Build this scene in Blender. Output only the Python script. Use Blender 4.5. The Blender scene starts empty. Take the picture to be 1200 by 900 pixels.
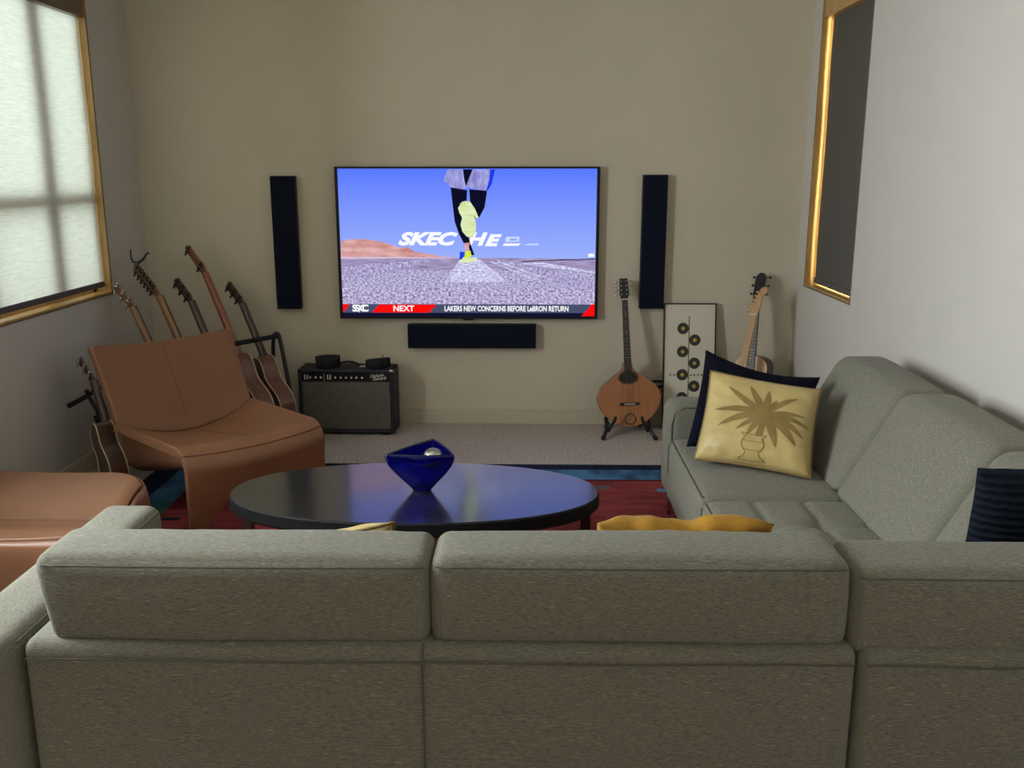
import bpy, bmesh, math, random
from mathutils import Vector, Matrix, noise
PI = math.pi
random.seed(7)
C = bpy.context.scene.collection
V = Vector

# ------------------------------------------------------------------ materials
def lin(r, g, b):
    f = lambda c: (c/255/12.92) if c <= 10 else ((c/255+0.055)/1.055)**2.4
    return (f(r), f(g), f(b), 1)

def newmat(name):
    m = bpy.data.materials.new(name); m.use_nodes = True
    nt = m.node_tree; b = nt.nodes['Principled BSDF']
    return m, nt, b

def obj_coords(nt, scale=(1, 1, 1)):
    tc = nt.nodes.new('ShaderNodeTexCoord'); mp = nt.nodes.new('ShaderNodeMapping')
    mp.inputs['Scale'].default_value = scale
    nt.links.new(tc.outputs['Object'], mp.inputs['Vector'])
    return mp.outputs['Vector']

def mat(name, col, rough=.6, var=.0, nscale=8, stretch=(1, 1, 1), metal=0, bump=0, bscale=60, bstretch=(1, 1, 1),
        sheen=0, coat=0, spec=.5, detail=4):
    m, nt, b = newmat(name)
    b.inputs['Base Color'].default_value = (*col[:3], 1)
    b.inputs['Roughness'].default_value = rough
    b.inputs['Metallic'].default_value = metal
    b.inputs['Specular IOR Level'].default_value = spec
    if sheen:
        b.inputs['Sheen Weight'].default_value = sheen; b.inputs['Sheen Roughness'].default_value = .5
    if coat:
        b.inputs['Coat Weight'].default_value = coat; b.inputs['Coat Roughness'].default_value = .12
    if var:
        n = nt.nodes.new('ShaderNodeTexNoise'); n.inputs['Scale'].default_value = nscale; n.inputs['Detail'].default_value = detail
        nt.links.new(obj_coords(nt, stretch), n.inputs['Vector'])
        r = nt.nodes.new('ShaderNodeValToRGB')
        r.color_ramp.elements[0].position = .3; r.color_ramp.elements[1].position = .7
        r.color_ramp.elements[0].color = (*[c*(1-var) for c in col[:3]], 1)
        r.color_ramp.elements[1].color = (*[min(1, c*(1+var)) for c in col[:3]], 1)
        nt.links.new(n.outputs['Fac'], r.inputs['Fac']); nt.links.new(r.outputs['Color'], b.inputs['Base Color'])
    if bump:
        n2 = nt.nodes.new('ShaderNodeTexNoise'); n2.inputs['Scale'].default_value = bscale; n2.inputs['Detail'].default_value = 3
        nt.links.new(obj_coords(nt, bstretch), n2.inputs['Vector'])
        bp = nt.nodes.new('ShaderNodeBump'); bp.inputs['Strength'].default_value = bump; bp.inputs['Distance'].default_value = .004
        nt.links.new(n2.outputs['Fac'], bp.inputs['Height']); nt.links.new(bp.outputs['Normal'], b.inputs['Normal'])
    return m

def fabric(name, col, fleck, axis):
    """heathered weave: fine noise along the thread direction with a few pale slubs"""
    m, nt, b = newmat(name)
    b.inputs['Roughness'].default_value = .92; b.inputs['Specular IOR Level'].default_value = .15
    b.inputs['Sheen Weight'].default_value = .12
    s1 = {'x': (26, 190, 190), 'y': (190, 26, 190)}[axis]; s2 = {'x': (16, 260, 260), 'y': (260, 16, 260)}[axis]
    n = nt.nodes.new('ShaderNodeTexNoise'); n.inputs['Scale'].default_value = 3.0; n.inputs['Detail'].default_value = 5
    nt.links.new(obj_coords(nt, s1), n.inputs['Vector'])
    r = nt.nodes.new('ShaderNodeValToRGB'); r.color_ramp.elements[0].position = .3; r.color_ramp.elements[1].position = .72
    r.color_ramp.elements[0].color = (*[c*.60 for c in col], 1); r.color_ramp.elements[1].color = (*[c*1.40 for c in col], 1)
    nt.links.new(n.outputs['Fac'], r.inputs['Fac'])
    k = nt.nodes.new('ShaderNodeTexNoise'); k.inputs['Scale'].default_value = 1.6; k.inputs['Detail'].default_value = 1
    nt.links.new(obj_coords(nt, s2), k.inputs['Vector'])
    kr = nt.nodes.new('ShaderNodeValToRGB'); kr.color_ramp.elements[0].position = .70; kr.color_ramp.elements[1].position = .78
    nt.links.new(k.outputs['Fac'], kr.inputs['Fac'])
    mx = nt.nodes.new('ShaderNodeMixRGB'); mx.inputs['Color2'].default_value = (*fleck, 1)
    nt.links.new(kr.outputs['Color'], mx.inputs['Fac']); nt.links.new(r.outputs['Color'], mx.inputs['Color1'])
    nt.links.new(mx.outputs['Color'], b.inputs['Base Color'])
    bp = nt.nodes.new('ShaderNodeBump'); bp.inputs['Strength'].default_value = .6; bp.inputs['Distance'].default_value = .003
    nt.links.new(n.outputs['Fac'], bp.inputs['Height']); nt.links.new(bp.outputs['Normal'], b.inputs['Normal'])
    return m

def emit(name, c0, c1=None, z0=0, z1=1, strength=1.0, noise_scale=None, light=True):
    m = bpy.data.materials.new(name); m.use_nodes = True; nt = m.node_tree; nt.nodes.clear()
    o = nt.nodes.new('ShaderNodeOutputMaterial'); e = nt.nodes.new('ShaderNodeEmission')
    e.inputs['Strength'].default_value = strength; e.inputs['Color'].default_value = c0
    nt.links.new(e.outputs[0], o.inputs[0])
    if c1:
        r = nt.nodes.new('ShaderNodeValToRGB'); r.color_ramp.elements[0].color = c0; r.color_ramp.elements[1].color = c1
        if noise_scale:
            n = nt.nodes.new('ShaderNodeTexNoise'); n.inputs['Scale'].default_value = 1; n.inputs['Detail'].default_value = 6
            nt.links.new(obj_coords(nt, noise_scale), n.inputs['Vector'])
            r.color_ramp.elements[0].position = .32; r.color_ramp.elements[1].position = .66
            nt.links.new(n.outputs['Fac'], r.inputs['Fac'])
        else:
            tc = nt.nodes.new('ShaderNodeTexCoord'); sp = nt.nodes.new('ShaderNodeSeparateXYZ'); mr = nt.nodes.new('ShaderNodeMapRange')
            mr.inputs['From Min'].default_value = z0; mr.inputs['From Max'].default_value = z1
            nt.links.new(tc.outputs['Object'], sp.inputs[0]); nt.links.new(sp.outputs['Z'], mr.inputs['Value'])
            nt.links.new(mr.outputs['Result'], r.inputs['Fac'])
        nt.links.new(r.outputs['Color'], e.inputs['Color'])
    if not light: m.cycles.emission_sampling = 'NONE'
    return m

def wood(name, dark, light, rough=.35, scale=(3, 3, 40), coat=.3):
    m, nt, b = newmat(name)
    b.inputs['Roughness'].default_value = rough; b.inputs['Coat Weight'].default_value = coat; b.inputs['Coat Roughness'].default_value = .15
    n = nt.nodes.new('ShaderNodeTexNoise'); n.inputs['Scale'].default_value = 1.5; n.inputs['Detail'].default_value = 6; n.inputs['Distortion'].default_value = .6
    nt.links.new(obj_coords(nt, scale), n.inputs['Vector'])
    r = nt.nodes.new('ShaderNodeValToRGB'); r.color_ramp.elements[0].position = .3; r.color_ramp.elements[1].position = .7
    r.color_ramp.elements[0].color = (*dark, 1); r.color_ramp.elements[1].color = (*light, 1)
    nt.links.new(n.outputs['Fac'], r.inputs['Fac']); nt.links.new(r.outputs['Color'], b.inputs['Base Color'])
    return m

M = {}
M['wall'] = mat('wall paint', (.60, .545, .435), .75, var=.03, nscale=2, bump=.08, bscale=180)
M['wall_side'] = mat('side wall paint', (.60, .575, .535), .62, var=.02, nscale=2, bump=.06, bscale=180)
M['ceiling'] = mat('ceiling paint', (.6, .57, .5), .9, var=.02, nscale=2)
M['trim'] = mat('baseboard paint', (.54, .49, .385), .45, var=.02, nscale=5)
M['carpet'] = mat('carpet pile', (.43, .375, .335), 1, var=.34, nscale=70, bump=1.0, bscale=90, spec=.1, sheen=.1)
M['hem_grey'] = mat('grey hem bar', (.085, .078, .082), .5, var=.05, nscale=20)
M['oak'] = wood('golden oak', (.42, .24, .075), (.62, .38, .13), .35, (30, 30, 2.5))
M['oak_dark'] = wood('dark brown oak', (.12, .085, .045), (.19, .13, .07), .5, (2.5, 2.5, 30))  # darker brown oak for the casing edges and the left cassette
M['sofa_x'] = fabric('grey heather weave', (.189, .184, .148), (.42, .39, .32), 'x')
M['sofa_y'] = fabric('grey heather weave cross', (.189, .184, .148), (.36, .34, .29), 'y')
M['seam'] = mat('seam thread', (.10, .092, .075), .9, var=.1, nscale=50)
M['leather'] = mat('tan leather', (.235, .108, .057), .37, var=.06, nscale=5, bump=.12, bscale=220, spec=.45)
M['leather_seam'] = mat('leather seam', (.15, .065, .035), .6, var=.1, nscale=40)
M['table'] = wood('black stained oak', (.006, .006, .008), (.022, .022, .026), .25, (2.5, 60, 60), 1.0)
_b = M['table'].node_tree.nodes['Principled BSDF']; _b.inputs['Coat IOR'].default_value = 1.62; _b.inputs['Coat Roughness'].default_value = .13
M['table_edge'] = wood('black oak edge', (.005, .005, .007), (.012, .012, .015), .6, (2.5, 60, 60), 0)
M['table_edge'].node_tree.nodes['Principled BSDF'].inputs['Specular IOR Level'].default_value = .2
M['table_leg'] = wood('dark table leg', (.02, .008, .008), (.04, .014, .014), .5, (40, 40, 3), .2)
M['black'] = mat('black plastic', (.010, .011, .016), .5, var=.1, nscale=30, spec=.25)
M['black_cloth'] = mat('black speaker cloth', (.004, .007, .020), .9, var=.25, nscale=300, spec=.2)
M['black_metal'] = mat('black powder coat', (.012, .013, .018), .4, var=.1, nscale=20, metal=.2)
M['rubber'] = mat('black foam rubber', (.010, .010, .012), .85, var=.15, nscale=60)
M['chrome'] = mat('brushed chrome', (.62, .61, .58), .25, var=.05, nscale=40, metal=1)
M['gold'] = mat('gold tuner', (.7, .48, .18), .3, var=.05, nscale=40, metal=1)
M['tolex'] = mat('black tolex', (.012, .014, .022), .6, var=.3, nscale=250, bump=.3, bscale=300)
M['grille'] = mat('silver grille cloth', (.125, .113, .095), .85, var=.3, nscale=4, stretch=(120, 20, 20), spec=.2)
M['panel'] = mat('amp control panel', (.012, .012, .015), .3, var=.1, nscale=20)
M['white'] = mat('white plastic', (.7, .68, .62), .4, var=.03, nscale=20)
M['cream'] = mat('cream binding', (.62, .52, .36), .5, var=.05, nscale=20)
M['navy'] = mat('navy velvet', (.0032, .0038, .011), .9, var=.25, nscale=9, spec=.12)
M['navy_knit'] = None
M['gold_fab'] = mat('pale gold satin', (.50, .385, .155), .5, var=.07, nscale=6, bump=.15, bscale=140, sheen=.05)
M['gold_print'] = mat('bronze palm print', (.235, .155, .042), .6, var=.16, nscale=22)
M['gold_print2'] = mat('tan urn print', (.44, .33, .125), .6, var=.06, nscale=22)
M['piping'] = mat('bronze piping', (.22, .145, .05), .6, var=.1, nscale=60)
M['mustard'] = mat('mustard velvet', (.40, .20, .014), .8, var=.3, nscale=14, sheen=.06, bump=.3, bscale=40)
M['print_paper'] = mat('ivory print paper', (.66, .63, .52), .7, var=.02, nscale=6)
M['print_black'] = mat('charcoal print ink', (.035, .037, .035), .6, var=.1, nscale=30)
M['print_gold'] = mat('ochre print ink', (.62, .38, .035), .6, var=.05, nscale=30)
M['print_green'] = mat('olive print ink', (.07, .075, .025), .6, var=.05, nscale=30)
M['print_brown'] = mat('brown print ink', (.07, .03, .015), .6, var=.05, nscale=30)
M['frame_black'] = mat('black picture frame', (.008, .008, .014), .4, var=.1, nscale=20)
# guitar woods
M['cedar'] = wood('cedar soundboard', (.34, .135, .06), (.46, .20, .09), .3, (60, 4, 3), .4)
M['mahogany'] = wood('mahogany', (.13, .05, .03), (.20, .08, .045), .35, (25, 25, 3), .4)
M['mahogany_dark'] = wood('dark mahogany', (.05, .022, .016), (.09, .038, .025), .35, (25, 25, 3), .4)
M['redwood'] = wood('red bass neck wood', (.20, .055, .028), (.30, .10, .045), .35, (40, 40, 3), .4)
M['amber'] = wood('amber maple', (.20, .092, .038), (.30, .145, .058), .35, (30, 30, 3), .4)
M['maple'] = wood('pale maple', (.50, .30, .15), (.62, .40, .21), .3, (30, 30, 3), .4)
M['spruce'] = wood('pale spruce top', (.58, .36, .22), (.68, .45, .29), .35, (60, 4, 3), .3)
M['rosewood'] = wood('rosewood', (.020, .013, .012), (.045, .026, .022), .45, (40, 40, 3), .1)
M['ebony'] = mat('ebony', (.012, .011, .014), .4, var=.2, nscale=40)
M['steel'] = mat('steel string', (.5, .47, .42), .35, var=.05, nscale=60, metal=1)
# rug
M['rug_red'] = mat('rug red wool', (.22, .040, .040), .95, var=.32, nscale=3, stretch=(1.2, 5, 1), bump=.6, bscale=160, spec=.1)
M['rug_maroon'] = mat('rug maroon wool', (.085, .010, .016), .95, var=.3, nscale=4, bump=.6, bscale=160, spec=.1)
M['rug_navy'] = mat('rug navy wool', (.012, .017, .042), .95, var=.3, nscale=8, bump=.6, bscale=160, spec=.1)
M['rug_blue'] = mat('rug blue wool', (.055, .145, .27), .95, var=.55, nscale=4, stretch=(2, 1, 1), bump=.6, bscale=160, spec=.1, detail=2)
M['rug_teal'] = mat('rug teal wool', (.030, .105, .13), .95, var=.35, nscale=5, bump=.6, bscale=160, spec=.1)
M['rug_grey'] = mat('rug grey wool', (.13, .105, .12), .95, var=.25, nscale=30, bump=.6, bscale=160, spec=.1)

def knit():
    m, nt, b = newmat('navy ribbed knit')
    b.inputs['Base Color'].default_value = (.012, .018, .034, 1); b.inputs['Roughness'].default_value = .9
    b.inputs['Specular IOR Level'].default_value = .12
    w = nt.nodes.new('ShaderNodeTexWave'); w.bands_direction = 'Z'; w.inputs['Scale'].default_value = 14; w.inputs['Distortion'].default_value = 1.2
    w.inputs['Detail'].default_value = 1; w.inputs['Detail Scale'].default_value = 3
    nt.links.new(obj_coords(nt), w.inputs['Vector'])
    r = nt.nodes.new('ShaderNodeValToRGB'); r.color_ramp.elements[0].color = (.004, .006, .012, 1); r.color_ramp.elements[1].color = (.010, .015, .028, 1)
    nt.links.new(w.outputs['Fac'], r.inputs['Fac']); nt.links.new(r.outputs['Color'], b.inputs['Base Color'])
    bp = nt.nodes.new('ShaderNodeBump'); bp.inputs['Strength'].default_value = .8; bp.inputs['Distance'].default_value = .006
    nt.links.new(w.outputs['Fac'], bp.inputs['Height']); nt.links.new(bp.outputs['Normal'], b.inputs['Normal'])
    return m
M['navy_knit'] = knit()

def glass(name, col, rough=.03, ior=1.5, trans=1.0):
    m, nt, b = newmat(name)
    b.inputs['Base Color'].default_value = (*col, 1); b.inputs['Transmission Weight'].default_value = trans
    b.inputs['Roughness'].default_value = rough; b.inputs['IOR'].default_value = ior
    return m
M['cobalt'] = glass('cobalt glass', (.003, .006, .50), .03, 1.5, .95)
def pane_mat():
    m = bpy.data.materials.new('window glass'); m.use_nodes = True; nt = m.node_tree; nt.nodes.clear()
    o = nt.nodes.new('ShaderNodeOutputMaterial'); t = nt.nodes.new('ShaderNodeBsdfTransparent'); g = nt.nodes.new('ShaderNodeBsdfGlossy')
    g.inputs['Roughness'].default_value = .02; t.inputs['Color'].default_value = (.95, .98, .96, 1)
    mx = nt.nodes.new('ShaderNodeMixShader'); mx.inputs[0].default_value = .05
    nt.links.new(t.outputs[0], mx.inputs[1]); nt.links.new(g.outputs[0], mx.inputs[2]); nt.links.new(mx.outputs[0], o.inputs[0])
    return m
M['pane'] = pane_mat()

def shade_mat(name, col, trans):
    m = bpy.data.materials.new(name); m.use_nodes = True; nt = m.node_tree; nt.nodes.clear()
    o = nt.nodes.new('ShaderNodeOutputMaterial'); d = nt.nodes.new('ShaderNodeBsdfDiffuse'); t = nt.nodes.new('ShaderNodeBsdfTranslucent')
    mx = nt.nodes.new('ShaderNodeMixShader'); mx.inputs[0].default_value = trans
    n = nt.nodes.new('ShaderNodeTexNoise'); n.inputs['Scale'].default_value = 1.0; n.inputs['Detail'].default_value = 5
    nt.links.new(obj_coords(nt, (60, 12, 160)), n.inputs['Vector'])
    r = nt.nodes.new('ShaderNodeValToRGB'); r.color_ramp.elements[0].position = .25; r.color_ramp.elements[1].position = .75
    r.color_ramp.elements[0].color = (*[c*.86 for c in col], 1); r.color_ramp.elements[1].color = (*[min(1, c*1.1) for c in col], 1)
    nt.links.new(n.outputs['Fac'], r.inputs['Fac'])
    nt.links.new(r.outputs['Color'], d.inputs['Color']); nt.links.new(r.outputs['Color'], t.inputs['Color'])
    nt.links.new(d.outputs[0], mx.inputs[1]); nt.links.new(t.outputs[0], mx.inputs[2]); nt.links.new(mx.outputs[0], o.inputs[0])
    return m
M['shade_pale'] = shade_mat('pale linen shade', (.72, .785, .765), .55)
M['shade_dark'] = mat('dark grey shade cloth', (.115, .108, .098), .9, var=.12, nscale=300, spec=.15)

# ------------------------------------------------------------------ mesh builder
class MB:
    def __init__(s): s.bm = bmesh.new()
    def face(s, vs, mi=0):
        try:
            f = s.bm.faces.new(vs); f.material_index = mi; return f
        except ValueError: return None
    def box(s, x0, x1, y0, y1, z0, z1, mi=0, T=None):
        co = [(x0, y0, z0), (x1, y0, z0), (x1, y1, z0), (x0, y1, z0), (x0, y0, z1), (x1, y0, z1), (x1, y1, z1), (x0, y1, z1)]
        v = [s.bm.verts.new(T @ V(c) if T else c) for c in co]
        for q in ((3, 2, 1, 0), (4, 5, 6, 7), (0, 1, 5, 4), (1, 2, 6, 5), (2, 3, 7, 6), (3, 0, 4, 7)): s.face([v[i] for i in q], mi)
    def tube(s, pts, r, n=10, mi=0, closed=False, caps=True):
        pts = [V(p) for p in pts]; N = len(pts); rings = []
        rr = r if isinstance(r, (list, tuple)) else [r]*N
        up = None
        for i, p in enumerate(pts):
            a = pts[(i-1) % N] if (closed or i > 0) else p; b = pts[(i+1) % N] if (closed or i < N-1) else p
            t = (b-a).normalized()
            if up is None:
                up = V((0, 0, 1)) if abs(t.z) < .9 else V((1, 0, 0))
            x = t.cross(up).normalized(); y = x.cross(t).normalized(); up = y
            rings.append([s.bm.verts.new(p + (x*math.cos(2*PI*k/n)+y*math.sin(2*PI*k/n))*rr[i]) for k in range(n)])
        for i in range(N if closed else N-1):
            A, B = rings[i], rings[(i+1) % N]
            for k in range(n): s.face([A[k], A[(k+1) % n], B[(k+1) % n], B[k]], mi)
        if caps and not closed:
            s.face(rings[0][::-1], mi); s.face(rings[-1], mi)
    def prism(s, pts, a, b, mi=0, mi_a=None, mi_b=None, T=None):
        """outline pts (x,z) extruded from y=a to y=b"""
        f = lambda x, y, z: (T @ V((x, y, z))) if T else V((x, y, z))
        A = [s.bm.verts.new(f(x, a, z)) for x, z in pts]; B = [s.bm.verts.new(f(x, b, z)) for x, z in pts]
        n = len(pts)
        for i in range(n): s.face([A[i], A[(i+1) % n], B[(i+1) % n], B[i]], mi)
        s.face(A[::-1], mi if mi_a is None else mi_a); s.face(B, mi if mi_b is None else mi_b)
    def flat(s, pts, mi=0):
        s.face([s.bm.verts.new(p) for p in pts], mi)
    def grid(s, f, nu, nv, mi=0, closed_u=False):
        g = [[s.bm.verts.new(f(i/nu, j/nv)) for j in range(nv+1)] for i in range(nu if closed_u else nu+1)]
        for i in range(nu):
            A, B = g[i], g[(i+1) % len(g)]
            for j in range(nv): s.face([A[j], B[j], B[j+1], A[j+1]], mi)
        return g
    def sphere(s, c, r, n=20, mi=0, sc=(1, 1, 1)):
        c = V(c)
        s.grid(lambda u, v: c+V((r*sc[0]*math.cos(2*PI*u)*math.sin(PI*(.001+.998*v)), r*sc[1]*math.sin(2*PI*u)*math.sin(PI*(.001+.998*v)), -r*sc[2]*math.cos(PI*(.001+.998*v)))), n, n//2, mi, True)
    def text(s, body, size, T, mi=0, shear=0, bold=0, align='LEFT', xs=1.0):
        cu = bpy.data.curves.new('lettering', 'FONT'); cu.body = body; cu.size = size; cu.shear = shear; cu.offset = bold
        cu.align_x = align; cu.resolution_u = 3
        o = bpy.data.objects.new('lettering', cu); C.objects.link(o)
        me = bpy.data.meshes.new_from_object(o.evaluated_get(bpy.context.evaluated_depsgraph_get()))
        bpy.data.objects.remove(o); bpy.data.curves.remove(cu)
        t = bmesh.new(); t.from_mesh(me); bpy.data.meshes.remove(me)
        mp = {v: s.bm.verts.new(T @ V((v.co.x*xs, 0, v.co.y))) for v in t.verts}
        for f in t.faces: s.face([mp[v] for v in f.verts], mi)
        t.free()
    def build(s, name, mats, parent=None, smooth=False, bevel=0, sub=0, loc=None, weld=0, segs=3):
        if weld: bmesh.ops.remove_doubles(s.bm, verts=s.bm.verts, dist=weld)
        bmesh.ops.recalc_face_normals(s.bm, faces=s.bm.faces)
        me = bpy.data.meshes.new(name); s.bm.to_mesh(me); s.bm.free()
        for m in (mats if isinstance(mats, (list, tuple)) else [mats]): me.materials.append(M[m] if isinstance(m, str) else m)
        if smooth: me.shade_smooth()
        o = bpy.data.objects.new(name, me); C.objects.link(o)
        if parent: o.parent = parent
        if loc is not None: o.location = loc
        if bevel:
            b = o.modifiers.new('bevel', 'BEVEL'); b.width = bevel; b.segments = segs; b.limit_method = 'ANGLE'; b.angle_limit = math.radians(40)
            if not smooth:
                me.shade_smooth(); w = o.modifiers.new('wn', 'WEIGHTED_NORMAL'); w.keep_sharp = True
        if sub:
            q = o.modifiers.new('sub', 'SUBSURF'); q.levels = sub; q.render_levels = sub
        return o

def tag(o, label, cat, group=None):
    o['label'] = label; o['category'] = cat
    if group: o['group'] = group
    return o
def struct(o):
    o['kind'] = 'structure'; return o
def thing(name, label, cat, loc=(0, 0, 0), rotz=0, group=None):
    o = bpy.data.objects.new(name, None); C.objects.link(o); o.location = loc; o.rotation_euler = (0, 0, rotz); o.empty_display_size = .1
    return tag(o, label, cat, group)

def axis_list(h, r, n):
    k = [0, .15, .35, .62, 1.0]
    a = [-h+r*t for t in k]; inner = h-r
    mid = [-inner+2*inner*i/n for i in range(1, n)]
    return a+mid+[-t for t in a[::-1]]

def softbox(mb, c, size, r, puff=(0, 0, 0), fn=None, n=6, mi=0):
    """rounded upholstered block: centre c, full size, corner radius r, swell per face pair, optional warp"""
    h = [x/2 for x in size]; r = min(r, min(h)*.98); cache = {}
    L = [axis_list(h[a], r, n) for a in range(3)]
    def vert(p):
        key = tuple(round(x, 6) for x in p)
        if key in cache: return cache[key]
        q = V([max(-(h[a]-r), min(h[a]-r, p[a])) for a in range(3)]); d = V(p)-q
        pos = q + (d.normalized()*r if d.length > 1e-9 else d)
        u = [p[a]/h[a] for a in range(3)]
        for a in range(3):
            b, e = (a+1) % 3, (a+2) % 3
            pos[a] += puff[a]*u[a]*(1-u[b]**2)*(1-u[e]**2)
        pos = pos+V(c)
        if fn: pos = V(fn(pos))
        cache[key] = mb.bm.verts.new(pos); return cache[key]
    for a in range(3):
        b, e = (a+1) % 3, (a+2) % 3
        for sgn in (-1, 1):
            for i in range(len(L[b])-1):
                for j in range(len(L[e])-1):
                    q = []
                    for (di, dj) in ((0, 0), (1, 0), (1, 1), (0, 1)):
                        p = [0, 0, 0]; p[a] = sgn*h[a]; p[b] = L[b][i+di]; p[e] = L[e][j+dj]; q.append(vert(p))
                    mb.face(q if sgn > 0 else q[::-1], mi)

def catmull(pts, n=6, closed=False):
    P = [V(p) for p in pts]; N = len(P); out = []
    for i in range(N if closed else N-1):
        g = lambda k: P[k % N] if closed else P[max(0, min(N-1, k))]
        a, b, c, d = g(i-1), g(i), g(i+1), g(i+2)
        for k in range(n):
            t = k/n
            out.append(.5*((2*b)+(c-a)*t+(2*a-5*b+4*c-d)*t*t+(3*b-a-3*c+d)*t**3))
    if not closed: out.append(P[-1])
    return out

# ------------------------------------------------------------------ room
XL, XR, YB, ZC, YN = -2.47, 1.74, 5.98, 3.0, -2.6
def wall_with_hole(name, x0, x1, y0, y1, holes, m):
    mb = MB(); ys = y0
    for (a, b, z0, z1) in holes:
        mb.box(x0, x1, ys, a, 0, ZC); mb.box(x0, x1, a, b, 0, z0); mb.box(x0, x1, a, b, z1, ZC); ys = b
    mb.box(x0, x1, ys, y1, 0, ZC)
    return struct(mb.build(name, m))
WL = (3.2, 5.43, .945, 2.72); WL_FILL = (1.85, 2.95, .945, 2.5); WR = (4.97, 5.80, .955, 2.72)
mb = MB(); mb.box(XL-.16, XR+.16, YN, YB+.15, -.12, 0); struct(mb.build('floor', 'carpet'))
mb = MB(); mb.box(XL-.16, XR+.16, YN, YB+.15, ZC, ZC+.1); struct(mb.build('ceiling', 'ceiling'))
mb = MB(); mb.box(XL-.16, XR+.16, YB, YB+.15, 0, ZC); struct(mb.build('wall_back', 'wall'))
wall_with_hole('wall_left', XL-.16, XL, YN, YB, [WL_FILL, WL], 'wall_side')
wall_with_hole('wall_right', XR, XR+.16, YN, YB, [WR], 'wall_side')
def baseboard(name, x0, x1, y0, y1):
    mb = MB(); mb.box(x0, x1, y0, y1, 0, .085)
    dx = .004 if x1-x0 < .05 else 0; dy = .004 if y1-y0 < .05 else 0
    mb.box(x0+(dx if x0 > 0 else 0), x1-(dx if x0 < 0 else 0), y0+dy, y1, .085, .10)
    struct(mb.build(name, 'trim', bevel=.002))
baseboard('baseboard_back', XL+.014, XR-.014, YB-.014, YB)
baseboard('baseboard_left', XL, XL+.014, YN, YB)
baseboard('baseboard_right', XR-.014, XR, YN, YB)

def window(name, side, W, bars_v, bar_z):
    a, b, z0, z1 = W; s = -1 if side == 'left' else 1; X = XL if s < 0 else XR
    root = struct(bpy.data.objects.new(name, None)); C.objects.link(root); root.location = (X, (a+b)/2, z0)
    off = V((-X, -(a+b)/2, -z0))
    d = lambda k: X+s*k
    bx = lambda mb, k0, k1, *r: mb.box(min(d(k0), d(k1)), max(d(k0), d(k1)), *r)
    t = .006
    mb = MB(); bx(mb, -.001, .155, a, a+t, z0, z1); bx(mb, -.001, .155, b-t, b, z0, z1); bx(mb, -.001, .155, a, b, z1-t, z1)
    mb.build('jamb', 'oak', root, loc=off)
    mb = MB(); bx(mb, -.001, .155, a, b, z0, z0+.012); mb.build('sill', 'oak', root, loc=off, bevel=.003)
    mb = MB()
    e = .007
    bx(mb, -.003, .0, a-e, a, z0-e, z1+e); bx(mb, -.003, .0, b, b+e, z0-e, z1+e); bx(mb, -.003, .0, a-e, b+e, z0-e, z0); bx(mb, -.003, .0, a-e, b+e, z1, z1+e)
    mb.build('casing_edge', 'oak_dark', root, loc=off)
    mb = MB(); k0, k1 = .085, .125
    bx(mb, k0, k1, a+t, a+.05, z0, z1); bx(mb, k0, k1, b-.05, b-t, z0, z1); bx(mb, k0, k1, a, b, z0+.012, z0+.036); bx(mb, k0, k1, a, b, z1-.05, z1)
    mb.build('sash_frame', 'oak', root, loc=off)
    for y in bars_v:
        mb = MB(); bx(mb, .090, .135, y-.068, y+.068, z0, z1); mb.build('mullion', 'oak', root, loc=off)
    if bar_z:
        mb = MB(); bx(mb, .075, .12, a, b, bar_z-.036, bar_z+.036); mb.build('meeting_rail', 'oak', root, loc=off)
    mb = MB(); bx(mb, .105, .108, a+.01, b-.01, z0+.02, z1-.01); mb.build('pane', 'pane', root, loc=off)
    return root
window('window_1', 'left', WL, [3.63, 4.28, 4.93], 1.50)
window('fill_window', 'left', WL_FILL, [2.4], 1.50)  # unseen window, added to let fill light reach the right wall
window('window_3', 'right', WR, [], None)

def blind(label, side, W, m, gap_y, zb, kx, ztop, hem_m, cas_m):
    a, b, z0, z1 = W; s = -1 if side == 'left' else 1; X = XL if s < 0 else XR
    root = thing('roller_blind', label, 'blind', (X+s*kx, (a+b)/2, z1-.1)); off = -root.location
    x = X+s*kx
    def f(u, v):
        return V((x+.002*math.sin(9*v+3*u), a+gap_y+(b-a-2*gap_y)*u, zb+(ztop-zb)*v))
    mb = MB(); mb.grid(f, 24, 30); mb.build('shade_cloth', m, root, smooth=True, loc=off)
    mb = MB(); mb.box(x-.008, x+.008, a+gap_y, b-gap_y, zb-.030, zb+.003); mb.build('hem_bar', hem_m, root, loc=off, bevel=.003)
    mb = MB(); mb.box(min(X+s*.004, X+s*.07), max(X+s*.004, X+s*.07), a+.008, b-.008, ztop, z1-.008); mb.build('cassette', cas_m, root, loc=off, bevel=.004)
    return root
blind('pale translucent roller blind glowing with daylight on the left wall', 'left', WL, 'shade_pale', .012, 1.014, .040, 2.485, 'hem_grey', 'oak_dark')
blind('dark grey roller blind in the narrow window on the right wall', 'right', WR, 'shade_dark', .028, 1.005, .055, 2.53, 'shade_dark', 'oak')

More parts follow.
